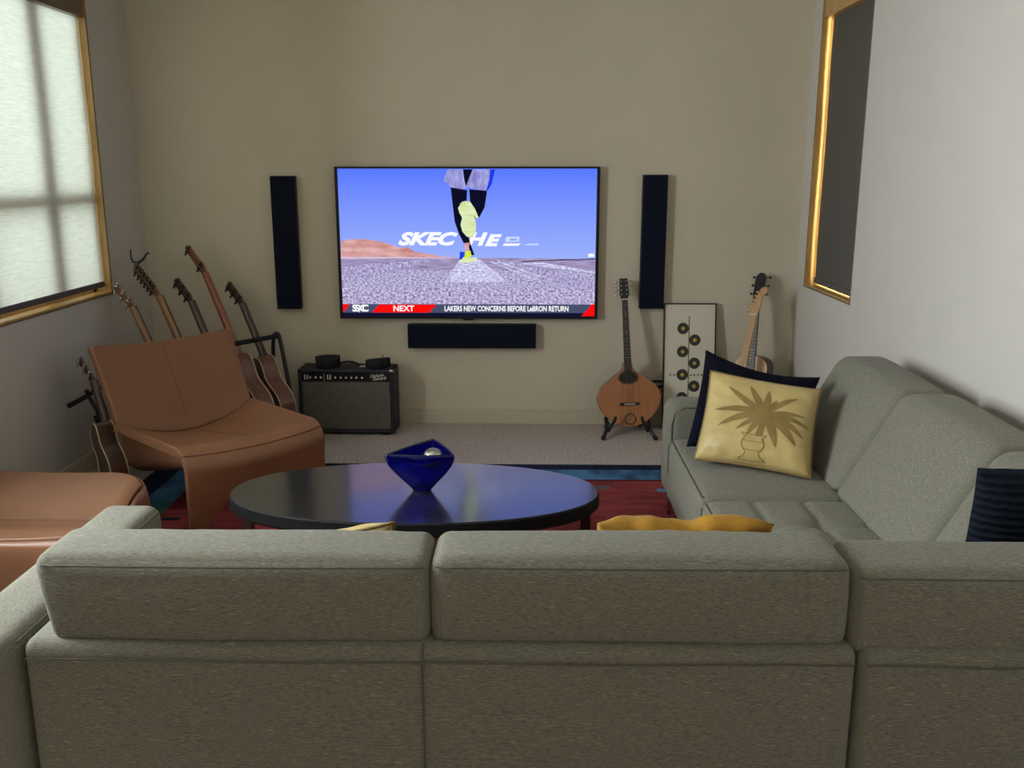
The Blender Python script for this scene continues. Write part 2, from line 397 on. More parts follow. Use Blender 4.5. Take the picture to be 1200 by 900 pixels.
# ------------------------------------------------------------------ rug
def rug():
    root = thing('area_rug', 'red wool rug with navy, blue and teal border under the coffee table', 'rug', (-.55, 3.8, 0)); off = -root.location
    x0, x1, y0, y1, h = -2.09, 1.12, 2.55, 5.06, .012
    mb = MB(); mb.box(x0, x1, y0, y1, .0, h-.002, 0)
    mb.build('backing', 'rug_navy', root, loc=off, bevel=.003)
    mb = MB()
    def patch(xa, xb, ya, yb, mi, lift=0):
        n = max(1, int((xb-xa)/.25)); k = max(1, int((yb-ya)/.25))
        mb.grid(lambda u, v: V((xa+(xb-xa)*u, ya+(yb-ya)*v, h+lift)), n, k, mi)
    patch(x0+.006, x1-.006, y1-.10, y1-.006, 1)                    # navy far band
    patch(x0+.14, x1-.14, y1-.27, y1-.10, 2)                       # blue far band
    patch(x0+.006, x0+.14, y0, y1-.10, 1); patch(x1-.14, x1-.006, y0, y1-.10, 1)
    patch(x0+.14, x0+.30, 4.42, y1-.27, 2); patch(x0+.14, x0+.30, y0+.2, 4.42, 3)
    patch(x1-.30, x1-.14, y0+.2, y1-.27, 2); patch(x0+.14, x1-.14, y0+.006, y0+.2, 2)
    patch(x0+.30, x1-.30, y0+.2, y1-.27, 0)
    patch(x0+.30, x0+.46, 4.30, 4.79, 4, .0006); patch(x0+.30, x1-.30, 4.765, 4.79, 4, .0005)
    for (x, y, w, d, mi) in ((.40, 4.66, .085, .05, 5), (-1.72, 4.17, .09, .035, 1), (.72, 4.62, .06, .05, 2), (-1.02, 3.2, .09, .05, 5), (-.2, 4.2, .09, .05, 2), (.5, 3.2, .12, .05, 4), (-1.5, 3.4, .08, .05, 5)):
        patch(x-w/2, x+w/2, y-d/2, y+d/2, mi, .0008)
    mb.build('wool_pile', ['rug_red', 'rug_navy', 'rug_blue', 'rug_teal', 'rug_maroon', 'rug_grey'], root, loc=off)
rug()

# ------------------------------------------------------------------ sectional sofa
def sofa():
    root = thing('sectional_sofa', 'large grey heathered fabric corner sofa with its back to the viewer', 'sofa', (.2, 2.1, 0)); off = -root.location
    P = lambda mb, n, m: mb.build(n, m, root, smooth=True, loc=off)
    # back frames of the near run
    for (a, b) in ((-1.168, .760), (.764, 1.70)):
        mb = MB(); softbox(mb, ((a+b)/2, 2.01, .366), (b-a, .19, .455), .032, (0, .006, .003)); o = P(mb, 'back_frame', 'sofa_x')
        mb = MB(); mb.tube([(a+.012+(b-a-.024)*i/12, 1.9125-.006*(1-(2*i/12-1)**2)*.9, .553+.002*math.sin(i*1.3)) for i in range(13)], .0022, 6); mb.build('seam', 'seam', o)
        if a < 0:
            mb = MB(); mb.tube([(-.236+.0008*math.sin(i), 1.912-.0062*max(0, 1-((.366-z)/.24)**2)*.95+(.006 if z > .57 else 0)+(.012 if z > .585 else 0), z) for i, z in enumerate((.15, .25, .35, .45, .52, .56, .58, .592))], .0026, 6); mb.build('seam', 'seam', o)
    # headrest cushions of the near run
    def headrest(a, b, dz, sx):
        def fn(p):
            k = (p.z-.59)/.215
            w = .0028*noise.noise(V((p.x*16, 3, p.z*5)))*max(0, k) + .005*noise.noise(V((p.x*2.2, p.y*2, 7)))
            xx = p.x+(sx*.040*(1-max(0, min(1, k)))*max(0, ((a+b)/2-p.x)/((b-a)/2))**5)
            return (xx, p.y+.035*max(0, k-.55)**1.3+w, p.z+dz+w*.8)
        mb = MB(); softbox(mb, ((a+b)/2, 2.035, .691), (b-a, .20, .212), .034, (.004, .012, .008), fn, n=22)
        o = P(mb, 'back_cushion', 'sofa_x')
        mb = MB()
        pts = []
        for i in range(25):
            t = i/24; x = a+.012+.018*sx+(b-a-.024-.018*sx)*t
            e = max(0, 1-min(t, 1-t)/.04)
            pts.append((x, 1.9350-.0125*(1-(2*t-1)**2)*.4+.012*e*e, .783+dz-.004*e))
        mb.tube(pts, .0026, 6); mb.build('seam', 'seam', o)
        mb = MB(); softbox(mb, ((a+b)/2, 2.155, .54), (b-a-.01, .09, .20), .03, (.0, .004, .005)); P(mb, 'lumbar_cushion', 'sofa_x')
    headrest(-1.142, -.2205, -.008, 1); headrest(-.2185, .740, -.006, 0); headrest(.743, 1.665, -.026, 0)
    # left arm
    mb = MB(); softbox(mb, (-1.272, 2.345, .372), (.19, .93, .464), .042, (.006, .006, .004)); o = P(mb, 'armrest', 'sofa_y')
    for x in (-1.180, ):
        mb = MB(); mb.tube([(x, 1.93+.84*i/8, .586) for i in range(9)], .0025, 6); mb.build('seam', 'seam', o)
    # base and seats of the near run
    mb = MB(); softbox(mb, (-.25, 2.44, .2), (1.84, .66, .13), .03); P(mb, 'seat_base', 'sofa_x')
    for (a, b) in ((-1.17, -.255), (-.25, .655)):
        mb = MB(); softbox(mb, ((a+b)/2, 2.50, .35), (b-a, .62, .19), .05, (0, .01, .02)); P(mb, 'seat_cushion', 'sofa_x')
    # right run: far arm
    mb = MB(); softbox(mb, (1.15, 4.235, .372), (.985, .19, .464), .055, (.006, .006, .004)); o = P(mb, 'armrest', 'sofa_y')
    mb = MB(); mb.tube([(.678, 4.146, .30), (.676, 4.146, .50), (.69, 4.146, .555), (.73, 4.146, .583), (1.1, 4.146, .587)], .0025, 6); mb.build('seam', 'seam', o)
    # right run: seats with a front that falls to the base
    def tuft(p, a, b):
        if p.z < .40: return p
        x, y = p.x, p.y; d = 0
        for i in (1, 2):
            d += .009*math.exp(-((x-(.66+.56*i/3))/.014)**2); yy = a+(b-a)*i/3; d += .012*math.exp(-((y-yy)/.017)**2)
            for j in (1, 2):
                d += .016*math.exp(-((x-(.66+.56*i/3))**2+(y-(a+(b-a)*j/3))**2)/.05**2)
        return V((p.x, p.y, p.z-d))
    for (a, b, tf) in ((3.325, 4.135, 0), (2.46, 3.315, 1)):
        mb = MB(); softbox(mb, (.945, (a+b)/2, .295), (.57, b-a, .30), .045, (.008, .006, .014), (lambda p: tuft(p, a, b)) if tf else None, n=40 if tf else 8)
        o = P(mb, 'seat_cushion', 'sofa_y')
        mb = MB(); mb.tube([(.6715, a+.02+(b-a-.04)*i/8, .4365) for i in range(9)], .0024, 6); mb.build('seam', 'seam', o)
        mb = MB(); mb.tube([(.6595-.004, b-.05, .425), (.654, b-.055, .36), (.656, b-.06, .29)], .0024, 6); mb.build('seam', 'seam', o)
    mb = MB(); softbox(mb, (1.19, 3.2, .2), (.95, 2.2, .12), .03); P(mb, 'seat_base', 'sofa_y')
    mb = MB(); softbox(mb, (1.18, 2.30, .34), (1.03, .34, .2), .04, (0, 0, .01)); P(mb, 'seat_cushion', 'sofa_y')
    # right run: leaning back cushions
    for (a, b) in ((3.4155, 4.125), (2.6865, 3.4125), (2.455, 2.6835)):
        def fn(p, a=a, b=b):
            k = (p.z-.43)/.40
            w = .006*noise.noise(V((p.y*2.5, 1, p.z*3)))+.004*max(0, k-.55)*noise.noise(V((p.y*20, p.x*3, 2)))
            return (p.x+.245*k-.02*k*k+w, p.y, p.z+w-.004*max(0, (2*(p.y-(a+b)/2)/(b-a))**4))
        mb = MB(); softbox(mb, (1.285, (a+b)/2, .632), (.21, b-a, .415), .042, (.022, .003, .007), fn, n=22); P(mb, 'back_cushion', 'sofa_y')
    mb = MB(); softbox(mb, (1.60, 3.17, .365), (.18, 2.12, .45), .045, (.004, .004, .004)); P(mb, 'back_frame', 'sofa_y')
    for (x, y) in ((.70, 4.27), (1.62, 4.27), (.72, 2.75), (-1.30, 2.74), (-1.30, 1.97), (1.63, 1.97), (.2, 1.97)):
        mb = MB(); mb.tube([(x, y, .16), (x-.002, y, .0145 if (x, y) != (-1.30, 1.97) else .001)], [.016, .010], 12); mb.build('leg', 'chrome', root, smooth=True, loc=off)
sofa()

# ------------------------------------------------------------------ pillows
def pillow(name, label, cat, q, t, m, pipe=None, wrinkle=.004, crown=None, group=None):
    """q: BL, BR, TR, TL corners; the first face looks along BR-BL x TL-BL"""
    q = [V(p) for p in q]; base = (q[0]+q[1])/2
    root = thing(name, label, cat, base, 0, group); n = (q[1]-q[0]).cross(q[3]-q[0]).normalized()
    def mid(u, v):
        a, b = 2*u-1, 2*v-1
        uu = .5+.5*a*(1-.045*(1-b*b)); vv = .5+.5*b*(1-.045*(1-a*a))
        p = q[0]*(1-uu)*(1-vv)+q[1]*uu*(1-vv)+q[2]*uu*vv+q[3]*(1-uu)*vv
        if crown: p = p+crown(u, v)
        return p-base
    def surf(u, v, s):
        a, b = 2*u-1, 2*v-1
        k = max(0, (1-a**4))*max(0, (1-b**4)); f = t*k**.55
        w = wrinkle*noise.noise(V((u*5, v*9, s*3+t*40)))*min(1, 4*k)+.5*wrinkle*noise.noise(V((u*11+4, v*14, s)))*min(1, 4*k)
        edge = (abs(a)**6+abs(b)**6)*.6
        w += wrinkle*edge*math.sin(38*(u if abs(b) > abs(a) else v))*min(1, 3*k)
        return mid(u, v)+n*s*(f+w)
    mb = MB(); N = 44
    mb.grid(lambda u, v: surf(u, v, 1), N, N); mb.grid(lambda u, v: surf(u, v, -1), N, N)
    mb.build('cover', m, root, smooth=True, weld=.0002)
    if pipe:
        loop = [mid(i/30, 0) for i in range(30)]+[mid(1, i/30) for i in range(30)]+[mid(1-i/30, 1) for i in range(30)]+[mid(0, 1-i/30) for i in range(30)]
        mb = MB(); mb.tube(loop, .0045, 7, closed=True); mb.build('piping', pipe, root, smooth=True)
    return root, surf

gp, gs = pillow('throw_pillow', 'pale gold pillow with a bronze palm tree print on the right of the sofa', 'pillow',
                [(.700, 3.690, .482), (1.128, 3.50, .464), (1.222, 3.74, .766), (.795, 3.90, .812)], .068, 'gold_fab', 'piping', .005)
def palm(root, surf):
    on = lambda u, v, e=.0016: (lambda p, r: p + (surf(u+.002, v, 1)-p).cross(surf(u, v+.002, 1)-p).normalized()*e)(surf(u, v, 1), 0)
    def leaf(mb, p0, p1, w, bend=0, n=12):
        p0, p1 = V((*p0, 0)), V((*p1, 0)); d = p1-p0; s = V((-d.y, d.x, 0)).normalized()
        pr = None
        for i in range(n+1):
            t = i/n; c = p0+d*t+s*bend*math.sin(PI*t); hw = 1.15*w*(math.sin(PI*min(1, t**.8))**.75)*.5+.0008
            a, b = c+s*hw, c-s*hw
            row = [mb.bm.verts.new(on(x.x, x.y)) for x in (a, c, b)]
            if pr: mb.face([pr[0], pr[1], row[1], row[0]]); mb.face([pr[1], pr[2], row[2], row[1]])
            pr = row
    mb = MB(); cpt = (.575, .56)
    for (e, w, b) in (((.20, .815), .055, .01), ((.10, .52), .060, -.035), ((.16, .345), .055, -.04), ((.40, .86), .06, .0), ((.575, .84), .055, 0),
                      ((.835, .80), .05, .02), ((.33, .33), .04, -.015), ((.43, .27), .045, -.01), ((.70, .20), .07, .015), ((.87, .26), .07, .03), ((.93, .36), .06, .035),
                      ((.97, .49), .05, .03), ((.93, .60), .04, .02), ((.50, .70), .04, 0), ((.66, .74), .04, 0)):
        leaf(mb, cpt, e, w, b)
    # trunk
    pr = None
    for i in range(9):
        t = i/8; u = .578-.035*t; v = .56-.27*t; w = .021+.012*t
        row = [mb.bm.verts.new(on(u-w, v)), mb.bm.verts.new(on(u, v)), mb.bm.verts.new(on(u+w, v))]
        if pr: mb.face([pr[0], pr[1], row[1], row[0]]); mb.face([pr[1], pr[2], row[2], row[1]])
        pr = row
    mb.build('palm_print', 'gold_print', root, smooth=True)
    prof = [(.0, .115), (.012, .105), (.03, .075), (.07, .055), (.10, .08), (.15, .1), (.19, .092), (.225, .075), (.25, .10), (.27, .115)]
    mb = MB(); pr = None; uc = .50
    for (v, w) in prof:
        row = [mb.bm.verts.new(on(uc+w*k/4, .04+v, .0012)) for k in range(-4, 5)]
        if pr:
            for k in range(8): mb.face([pr[k], pr[k+1], row[k+1], row[k]])
        pr = row
    mb.build('urn_print', 'gold_print2', root, smooth=True)
    mb = MB()
    for s in (-1, 1): mb.tube([on(uc+s*w, .04+v, .0018) for v, w in prof], .0014, 5)
    for (v, w) in (prof[0], prof[4], prof[6], prof[-1]): mb.tube([on(uc+w*k/6, .04+v-.008*(1-(k/6)**2), .0018) for k in range(-6, 7)], .0011, 5)
    mb.build('urn_outline', 'gold_print', root)
palm(gp, gs)
pillow('throw_pillow', 'plain navy velvet pillow tucked behind the pale gold palm pillow', 'pillow',
       [(.704, 3.905, .470), (1.16, 3.80, .462), (1.275, 3.925, .780), (.800, 4.06, .874)], .060, 'navy', None, .004,
       crown=lambda u, v: V((0, 0, -.030*v*math.sin(PI*u))))
pillow('throw_pillow', 'dark navy ribbed knit pillow at the right edge of the sofa corner', 'pillow',
       [(1.640, 2.355, .462), (1.175, 2.385, .462), (1.160, 2.280, .908), (1.630, 2.260, .918)], .062, 'navy_knit', None, .004)
pillow('throw_pillow', 'crumpled mustard velvet pillow peeking over the middle back cushion', 'pillow',
       [(.64, 2.42, .462), (.17, 2.42, .462), (.185, 2.262, .757), (.645, 2.262, .752)], .060, 'mustard', None, .010,
       crown=lambda u, v: V((0, 0, v*v*(.022*math.exp(-((u-.25)/.2)**2)+.012*math.exp(-((u-.75)/.14)**2)+.004*math.sin(22*u)))))
pillow('throw_pillow', 'small pale beige pillow corner peeking over the left back cushion', 'pillow',
       [(-.37, 2.45, .462), (-.78, 2.45, .462), (-.755, 2.262, .665), (-.345, 2.262, .756)], .055, 'gold_fab', 'piping', .003)

# ------------------------------------------------------------------ leather lounge chair and ottoman
def lounge_chair():
    root = thing('lounge_chair', 'tan leather armless lounge chair with curved back, facing the coffee table', 'chair', (-1.272, 4.157, .0135), PI/2-.764)
    # local: x to its own left->right as seen from the front, y backwards, z up
    w0, w1, wt = .366, .371, .372; d = .666; zf, zc, zt = .40, .427, .793
    R_ = .105; yc_, zc_ = .085, .322                  # the seat rolls over the front edge on this arc
    def prof(t, dip):        # t 0 crease .. .7 start of roll .. 1 seam (middle of the roll) .. 1.3 front of the roll
        if t <= .7:
            k = t/.7
            y = d+(yc_-d)*k; z = zc+(zc_+R_-zc)*k - .085*dip*(1-k)**.9 - .015*dip
        else:
            a = (t-.7)/.3*PI/4
            y = yc_-R_*math.sin(a); z = zc_+R_*math.cos(a)-.015*dip
        return y, z
    def backc(u, v):         # v 0 crease .. 1 top
        a = 2*u-1; w = w1+(wt-w1)*v+.012*v*v
        dip = (1-a*a)
        z = zc-.015+(zt-zc+.015)*v - .085*dip*(1-v)**1.5 - .030*dip*v*v
        y = d+.020+.204*v - .03*dip*(1-v)**2 + .055*dip*v**1.2-.03*math.sin(PI*v)*0
        return V((w*a, y, z))
    def seatc(u, v):         # v 0 seam .. 1 under the backrest
        a = 2*u-1; dip = 1-a*a; w = w0+(w1-w0)*v
        y, z = prof(1-v, dip)
        return V((w*a, y+(.035 if v > .999 else 0)-.03*dip*v*v-.025*dip*(1-v), z-(.004 if v > .999 else 0)))
    def shell(f, nu, nv, th, name, edge=.5):
        mb = MB()
        mb.grid(f, nu, nv); o = mb.build(name, 'leather', root, smooth=True)
        s = o.modifiers.new('solid', 'SOLIDIFY'); s.thickness = th; s.offset = edge
        b = o.modifiers.new('bev', 'BEVEL'); b.width = th*.34; b.segments = 4; b.limit_method = 'ANGLE'; b.angle_limit = math.radians(50)
        return o
    bk = shell(backc, 28, 18, .042, 'backrest', 1)
    st = shell(seatc, 28, 40, .045, 'seat', -1)
    # front apron: second half of the roll, then down to an arch cut between two tapering legs
    def apron(u, v):
        a = 2*u-1; dip = 1-a*a; arch = .215*max(0, 1-(abs(a)/.86)**2.2)
        if v < .25:
            y, z = prof(1+.3*v/.25, dip)
        else:
            y0, z0 = prof(1.3, dip); k = (v-.25)/.75
            y = y0+.01*k; z = z0+(arch-z0)*k
        return V((w0*a*(1-.02*v), y-.025*dip, z))
    ap = shell(apron, 56, 28, .038, 'front_apron', -1)
    # closed side shell below the seat
    mb = MB()
    def belly(u, v):
        t = u; y = .055+.66*t; hw = .345-.012*math.sin(PI*t)
        dep = .10+.17*t
        z0 = zc-.03
        ang = PI*v
        x = -hw*math.cos(ang)*(1 if abs(math.cos(ang)) > .999 else 1); k = math.sin(ang)
        return V((-hw*(abs(math.cos(ang))**.35)*math.copysign(1, math.cos(ang)), y, z0-dep*k**.6))
    mb.grid(belly, 20, 24); mb.build('under_shell', 'leather', root, smooth=True)
    mb = MB(); softbox(mb, (.08, .64, .10), (.20, .06, .20), .025, (.01, 0, 0)); mb.build('rear_leg', 'leather', root, smooth=True)
    # stitched seams
    sm = lambda pts, o, r=.0018: (lambda m_: (m_.tube(pts, r, 6), m_.build('seam', 'leather_seam', o)))(MB())
    sm([backc(.5, i/12)+V((0, -.0012, .0006)) for i in range(1, 13)], bk, .0010)
    sm([seatc(.5, i/24)+V((0, -.0004, .0008)) for i in range(23)], st, .0010)
    sm([seatc(i/28, 0)+V((0, -.001, .001)) for i in range(0, 29)], ap, .0020)
    return root
lounge_chair()

def ottoman():
    root = thing('leather_ottoman', 'low tan leather ottoman with a curved seat beside the sofa arm', 'ottoman', (-1.93, 3.37, .0135))
    hx, y0, y1 = .355, -.365, .305
    def top(u, v):
        x = -hx+2*hx*u; y = y0+(y1-y0)*v
        zz = .392-.055*math.exp(-((v-.44)/.22)**2)+.022*max(0, (v-.44)/.56)**1.2
        zz -= .015*(1-(2*u-1)**2)*(v < 2)
        rx = max(0, abs(2*u-1)-.86)/.14; zz -= .018*rx*rx
        return V((x, y-.11*max(0, (u-.72)/.28)**2.2*max(0, (v-.4)/.6)**2, zz-.012*max(0, (u-.72)/.28)**2*v))
    mb = MB(); mb.grid(top, 40, 40); o = mb.build('seat', 'leather', root, smooth=True)
    s = o.modifiers.new('solid', 'SOLIDIFY'); s.thickness = .05; s.offset = -1
    b = o.modifiers.new('bev', 'BEVEL'); b.width = .016; b.segments = 4; b.limit_method = 'ANGLE'; b.angle_limit = math.radians(50)
    def apron(name, f0, out):
        def f(u, v):
            p = f0(u); a = 2*u-1; arch = .20*max(0, 1-(abs(a)/.80)**1.5)
            return V((p.x+out[0]*.012*min(1, v*6)**.5, p.y+out[1]*.012*min(1, v*6)**.5, (p.z-.012)+(arch-p.z+.012)*v))
        m_ = MB(); m_.grid(f, 40, 14); q = m_.build(name, 'leather', root, smooth=True)
        s_ = q.modifiers.new('solid', 'SOLIDIFY'); s_.thickness = .03; s_.offset = 0
        m_ = MB(); m_.tube([f0(i/30)+V((out[0]*.008, out[1]*.008, -.008)) for i in range(31)], .0024, 6); m_.build('seam', 'leather_seam', q)
    apron('side_panel', lambda t: top(t, 0), (0, -1)); apron('side_panel', lambda t: top(t, 1), (0, 1))
    apron('end_panel', lambda t: top(1, t), (1, 0)); apron('end_panel', lambda t: top(0, t), (-1, 0))
    mb = MB(); mb.tube([top(i/30, .44+.03*math.sin(PI*i/30))+V((0, 0, .0008)) for i in range(1, 30)], .0026, 6); mb.build('seam', 'leather_seam', o)
ottoman()

# ------------------------------------------------------------------ coffee table, bowl, ball
def table():
    root = thing('coffee_table', 'black oval wooden coffee table on the red rug', 'table', (-.455, 3.565, .0135))
    a, b = .752, .372; n = 96
    mb = MB(); prof = [(-.01, .308), (0, .318), (0, .362), (-.006, .368)]
    pts = lambda k: [(math.copysign(abs(math.cos(t))**.96, math.cos(t))*(a+k), math.copysign(abs(math.sin(t))**.96, math.sin(t))*(b+k)) for t in [2*PI*i/n for i in range(n)]]
    rings = [[mb.bm.verts.new((x, y, z)) for x, y in pts(k)] for k, z in prof]
    for A, B in zip(rings, rings[1:]):
        for i in range(n): mb.face([A[i], A[(i+1) % n], B[(i+1) % n], B[i]], 1)
    mb.face(rings[0][::-1], 1); mb.face(rings[-1])
    mb.build('tabletop', ['table', 'table_edge'], root, bevel=.001)
    for (x, y) in ((.70, .02), (-.70, .02), (0, .31), (0, -.30)):
        mb = MB(); mb.box(x-.02, x+.02, y-.02, y+.02, 0, .31); mb.build('leg', 'table_leg', root, bevel=.002)
table()

def bowl():
    root = thing('glass_bowl', 'three-cornered cobalt blue glass bowl on the black coffee table', 'bowl', (-.425, 3.575, .380))
    H = .164; N = 90
    cor = [V((-.142, -.045)), V((.136, -.045)), V((.030, .185))]
    def tri(t):
        t = (t % 1)*3; i = int(t); f = t-i; a, b = cor[i], cor[(i+1) % 3]
        p = a.lerp(b, f); c = (a+b)/2
        out = c.normalized()*.012*math.sin(PI*f)
        return p*(.965+.035*abs(2*f-1))+out
    def shell(k, inner):
        s = k/16
        z = H*s
        sc = (.28+.76*math.sin(PI/2*s**1.15))*(1-.04*s**8)
        rim = 0.010*s*s
        res = []
        for i in range(N):
            p = tri(i/N); r = V((math.cos(math.atan2(p.y, p.x)), math.sin(math.atan2(p.y, p.x))))
            base = r*.115
            q = base.lerp(p, .45+.55*s**.6)*sc
            if inner: q = q*(1-.008/max(.03, q.length))
            zz = z
            res.append((q.x, q.y, max(.012, zz) if inner else zz))
        return res
    mb = MB()
    out = [[mb.bm.verts.new(p) for p in shell(k, False)] for k in range(17)]
    inn = [[mb.bm.verts.new(p) for p in shell(k, True)] for k in range(1, 17)]
    seq = out+inn[::-1]
    for A, B in zip(seq, seq[1:]):
        for i in range(N): mb.face([A[i], A[(i+1) % N], B[(i+1) % N], B[i]])
    mb.face(out[0][::-1]); mb.face(inn[0])
    mb.build('glass_body', 'cobalt', root, smooth=True)
    b = MB(); b.sphere((0, 0, 0), .043, 32); o = b.build('metal_ball', 'chrome', smooth=True); o.location = (-.380, 3.585, .512)
    tag(o, 'shiny silver ball resting inside the blue glass bowl', 'ball')
bowl()

# ------------------------------------------------------------------ television and wall speakers
def television():
    X0, X1, Z0, Z1 = -1.214, .457, .718, 1.680
    root = thing('television', 'large wall-mounted flat television showing a running advert', 'television', ((X0+X1)/2, 5.925, Z0))
    W, Hh = X1-X0, Z1-Z0; w = W/2
    mb = MB(); mb.box(-w, w, 0, .03, 0, Hh); mb.box(-w*.6, w*.6, .03, .053, .15, Hh*.8); mb.build('housing', 'black', root, bevel=.004)
    fx, ft, fb = .020, .012, .016
    mb = MB(); mb.box(-w, w, -.004, 0, Hh-ft, Hh); mb.box(-w, w, -.004, 0, 0, fb); mb.box(-w, -w+fx, -.004, 0, fb, Hh-ft); mb.box(w-fx, w, -.004, 0, fb, Hh-ft)
    mb.build('bezel', 'black', root, bevel=.0012)
    mb = MB(); mb.box(-.035, .035, -.006, 0, -.010, .006); mb.build('sensor_bump', 'black', root, bevel=.002)
    sw, sh = W-2*fx, Hh-ft-fb
    def S(x, y, k=0):        # picture coordinates: 0..1067 across, 0..613 down
        yy = (y-63)/(676-63); xl = 55+27*(y-65)/560; xr = 1122-7*(y-60)/560
        return V((-w+fx+sw*min(1, max(0, (x-xl)/(xr-xl))), -.0005-.00025*k, Hh-ft-sh*yy))
    zt, zh = Hh-ft, S(600, 432).z
    mats = [emit('screen sky', lin(156, 178, 252), lin(88, 122, 255), zh, zt), emit('screen hills', lin(232, 190, 190), lin(196, 128, 122), 0, 1, 1, (7, 1, 22)),
            emit('screen road', lin(105, 88, 138), lin(220, 212, 248), 0, 1, 1, (55, 1, 75)), emit('screen lane', lin(150, 148, 205), lin(236, 234, 255), 0, 1, 1, (45, 1, 90)),
            emit('screen white', lin(250, 250, 255), light=False), emit('screen black', lin(14, 14, 38), light=False), emit('screen shorts', lin(178, 178, 235), lin(128, 128, 200), 0, 1, 1, (30, 1, 14), light=False),
            emit('screen sole', lin(232, 244, 205), lin(205, 222, 150), 0, 1, 1, (10, 1, 90), light=False), emit('screen ticker', lin(72, 78, 108), light=False), emit('screen red', lin(255, 12, 10)),
            emit('screen skin', lin(225, 165, 175), light=False), emit('screen shoe blue', lin(30, 60, 230), light=False), emit('screen shoe lime', lin(215, 240, 60), light=False),
            emit('screen base', lin(18, 20, 48), light=False), emit('screen track', lin(120, 105, 150), lin(205, 198, 240), 0, 1, 1, (70, 1, 60)), emit('screen pale letter', lin(205, 220, 255), light=False),
            emit('screen haze', lin(214, 190, 215), light=False),
            emit('screen far road', lin(112, 98, 140), lin(188, 176, 218), 0, 1, 1, (9, 1, 230)), emit('screen mid road', lin(82, 70, 118), lin(222, 218, 255), 0, 1, 1, (60, 1, 170))]
    mb = MB(); P = lambda pts, mi, k: mb.flat([S(x, y, k) for x, y in pts], mi)
    P([(53, 62), (1123, 62), (1123, 436), (53, 436)], 0, 0)
    P([(72, 358), (110, 352), (160, 350), (205, 355), (240, 362), (275, 372), (310, 385), (345, 384), (380, 405), (440, 412), (490, 424), (600, 432), (72, 436)], 1, 1)
    P([(72, 425), (300, 424), (490, 428), (490, 437), (72, 437)], 16, 1.5)
    P([(60, 434), (560, 430), (700, 428), (1125, 434), (1125, 480), (60, 480)], 17, 2); P([(60, 480), (1125, 480), (1125, 555), (60, 555)], 18, 2); P([(60, 555), (1125, 555), (1125, 628), (60, 628)], 2, 2)
    P([(562, 436), (640, 432), (760, 530), (500, 530)], 3, 3)                         # bright stripe under the foot
    P([(72, 468), (400, 436), (470, 432), (230, 500), (78, 540)], 14, 3)
    P([(700, 432), (790, 450), (1116, 520), (1116, 560), (900, 520)], 14, 3)
    P([(800, 452), (1116, 492), (1116, 486), (900, 446)], 3, 4); P([(690, 440), (880, 520), (868, 520), (682, 444)], 3, 4); P([(720, 442), (900, 505), (893, 508), (712, 446)], 3, 4)
    P([(820, 444), (1116, 434), (1116, 430), (820, 441)], 5, 4)
    P([(1088, 410), (1112, 410), (1112, 424), (1088, 424)], 4, 4)
    # lettering
    tx = lambda b, s, x, y, mi, k, sh=0, bo=0, al='LEFT', xs=1.0: mb.text(b, s, Matrix.Translation(S(x, y, k)), mi, sh, bo, al, xs)
    u = sw/1067
    tx('SKEC', 70*u, 308, 373, 4, 5, .34, .0055, xs=1.40); tx('H', 70*u, 590, 374, 4, 5, .34, .0055, xs=1.32); tx('E', 62*u, 664, 376, 4, 5, .34, .0055, xs=1.5)
    P([(738, 378), (800, 378), (812, 368), (742, 368)], 4, 5); P([(750, 362), (804, 360), (806, 340), (754, 340), (746, 352)], 15, 5); P([(765, 357), (795, 356), (796, 348), (768, 348)], 0, 6)
    P([(822, 375), (882, 375), (884, 368), (840, 369)], 15, 5)
    # runner
    P([(508, 66), (600, 66), (588, 140), (560, 152), (525, 142), (508, 120), (492, 116)], 6, 6)
    P([(600, 66), (702, 66), (690, 120), (678, 150), (640, 150), (585, 135)], 6, 6); P([(572, 66), (612, 66), (585, 135), (578, 110)], 5, 7)
    P([(684, 66), (704, 66), (690, 125), (676, 150), (668, 150), (680, 110)], 11, 7)
    P([(522, 138), (590, 150), (588, 200), (572, 240), (578, 300), (600, 350), (606, 372), (580, 372), (558, 330), (540, 280), (532, 220)], 5, 8)
    P([(598, 146), (672, 152), (662, 220), (640, 262), (618, 262), (605, 225)], 5, 8)
    P([(580, 366), (604, 364), (610, 400), (584, 402)], 10, 8); P([(604, 366), (622, 416), (606, 418), (598, 380)], 5, 9)
    P([(562, 402), (582, 404), (584, 420), (560, 438)], 11, 9); P([(584, 402), (606, 398), (610, 420), (580, 440), (572, 436)], 12, 9)
    P([(558, 447), (560, 438), (590, 430), (630, 426), (634, 440), (600, 449)], 7, 10)
    P([(560, 205), (580, 194), (602, 196), (622, 225), (638, 262), (628, 264), (606, 240)], 7, 9)
    P([(553, 222), (570, 196), (596, 197), (610, 225), (620, 260), (628, 290), (626, 325), (612, 345), (590, 340), (572, 320), (564, 292), (570, 262), (558, 240)], 7, 11)
    # ticker
    P([(60, 624), (1125, 624), (1125, 661), (60, 661)], 8, 12); P([(60, 661), (1130, 661), (1130, 676), (60, 676)], 13, 12)
    P([(60, 625), (112, 625), (86, 659), (60, 659)], 9, 13); P([(232, 626), (468, 626), (438, 660), (203, 660)], 9, 13)
    P([(1092, 640), (1100, 624), (1130, 622), (1130, 674), (1060, 674)], 9, 14)
    tx('S', 40*u, 122, 655, 4, 14, 0, .0022); tx('S', 40*u, 134, 655, 4, 14.2, 0, .0022); tx('C', 40*u, 152, 655, 4, 14, 0, .0022); tx('C', 40*u, 162, 655, 4, 14.2, 0, .0022)
    P([(150, 628), (153, 628), (153, 660), (150, 660)], 4, 14)
    tx('NEXT', 34*u, 333, 654, 4, 14, 0, .0012, 'CENTER', 1.02); tx('LAKERS NEW CONCERNS BEFORE LeBRON RETURN', 31*u, 500, 653, 4, 14, 0, .0014, 'LEFT', .725)
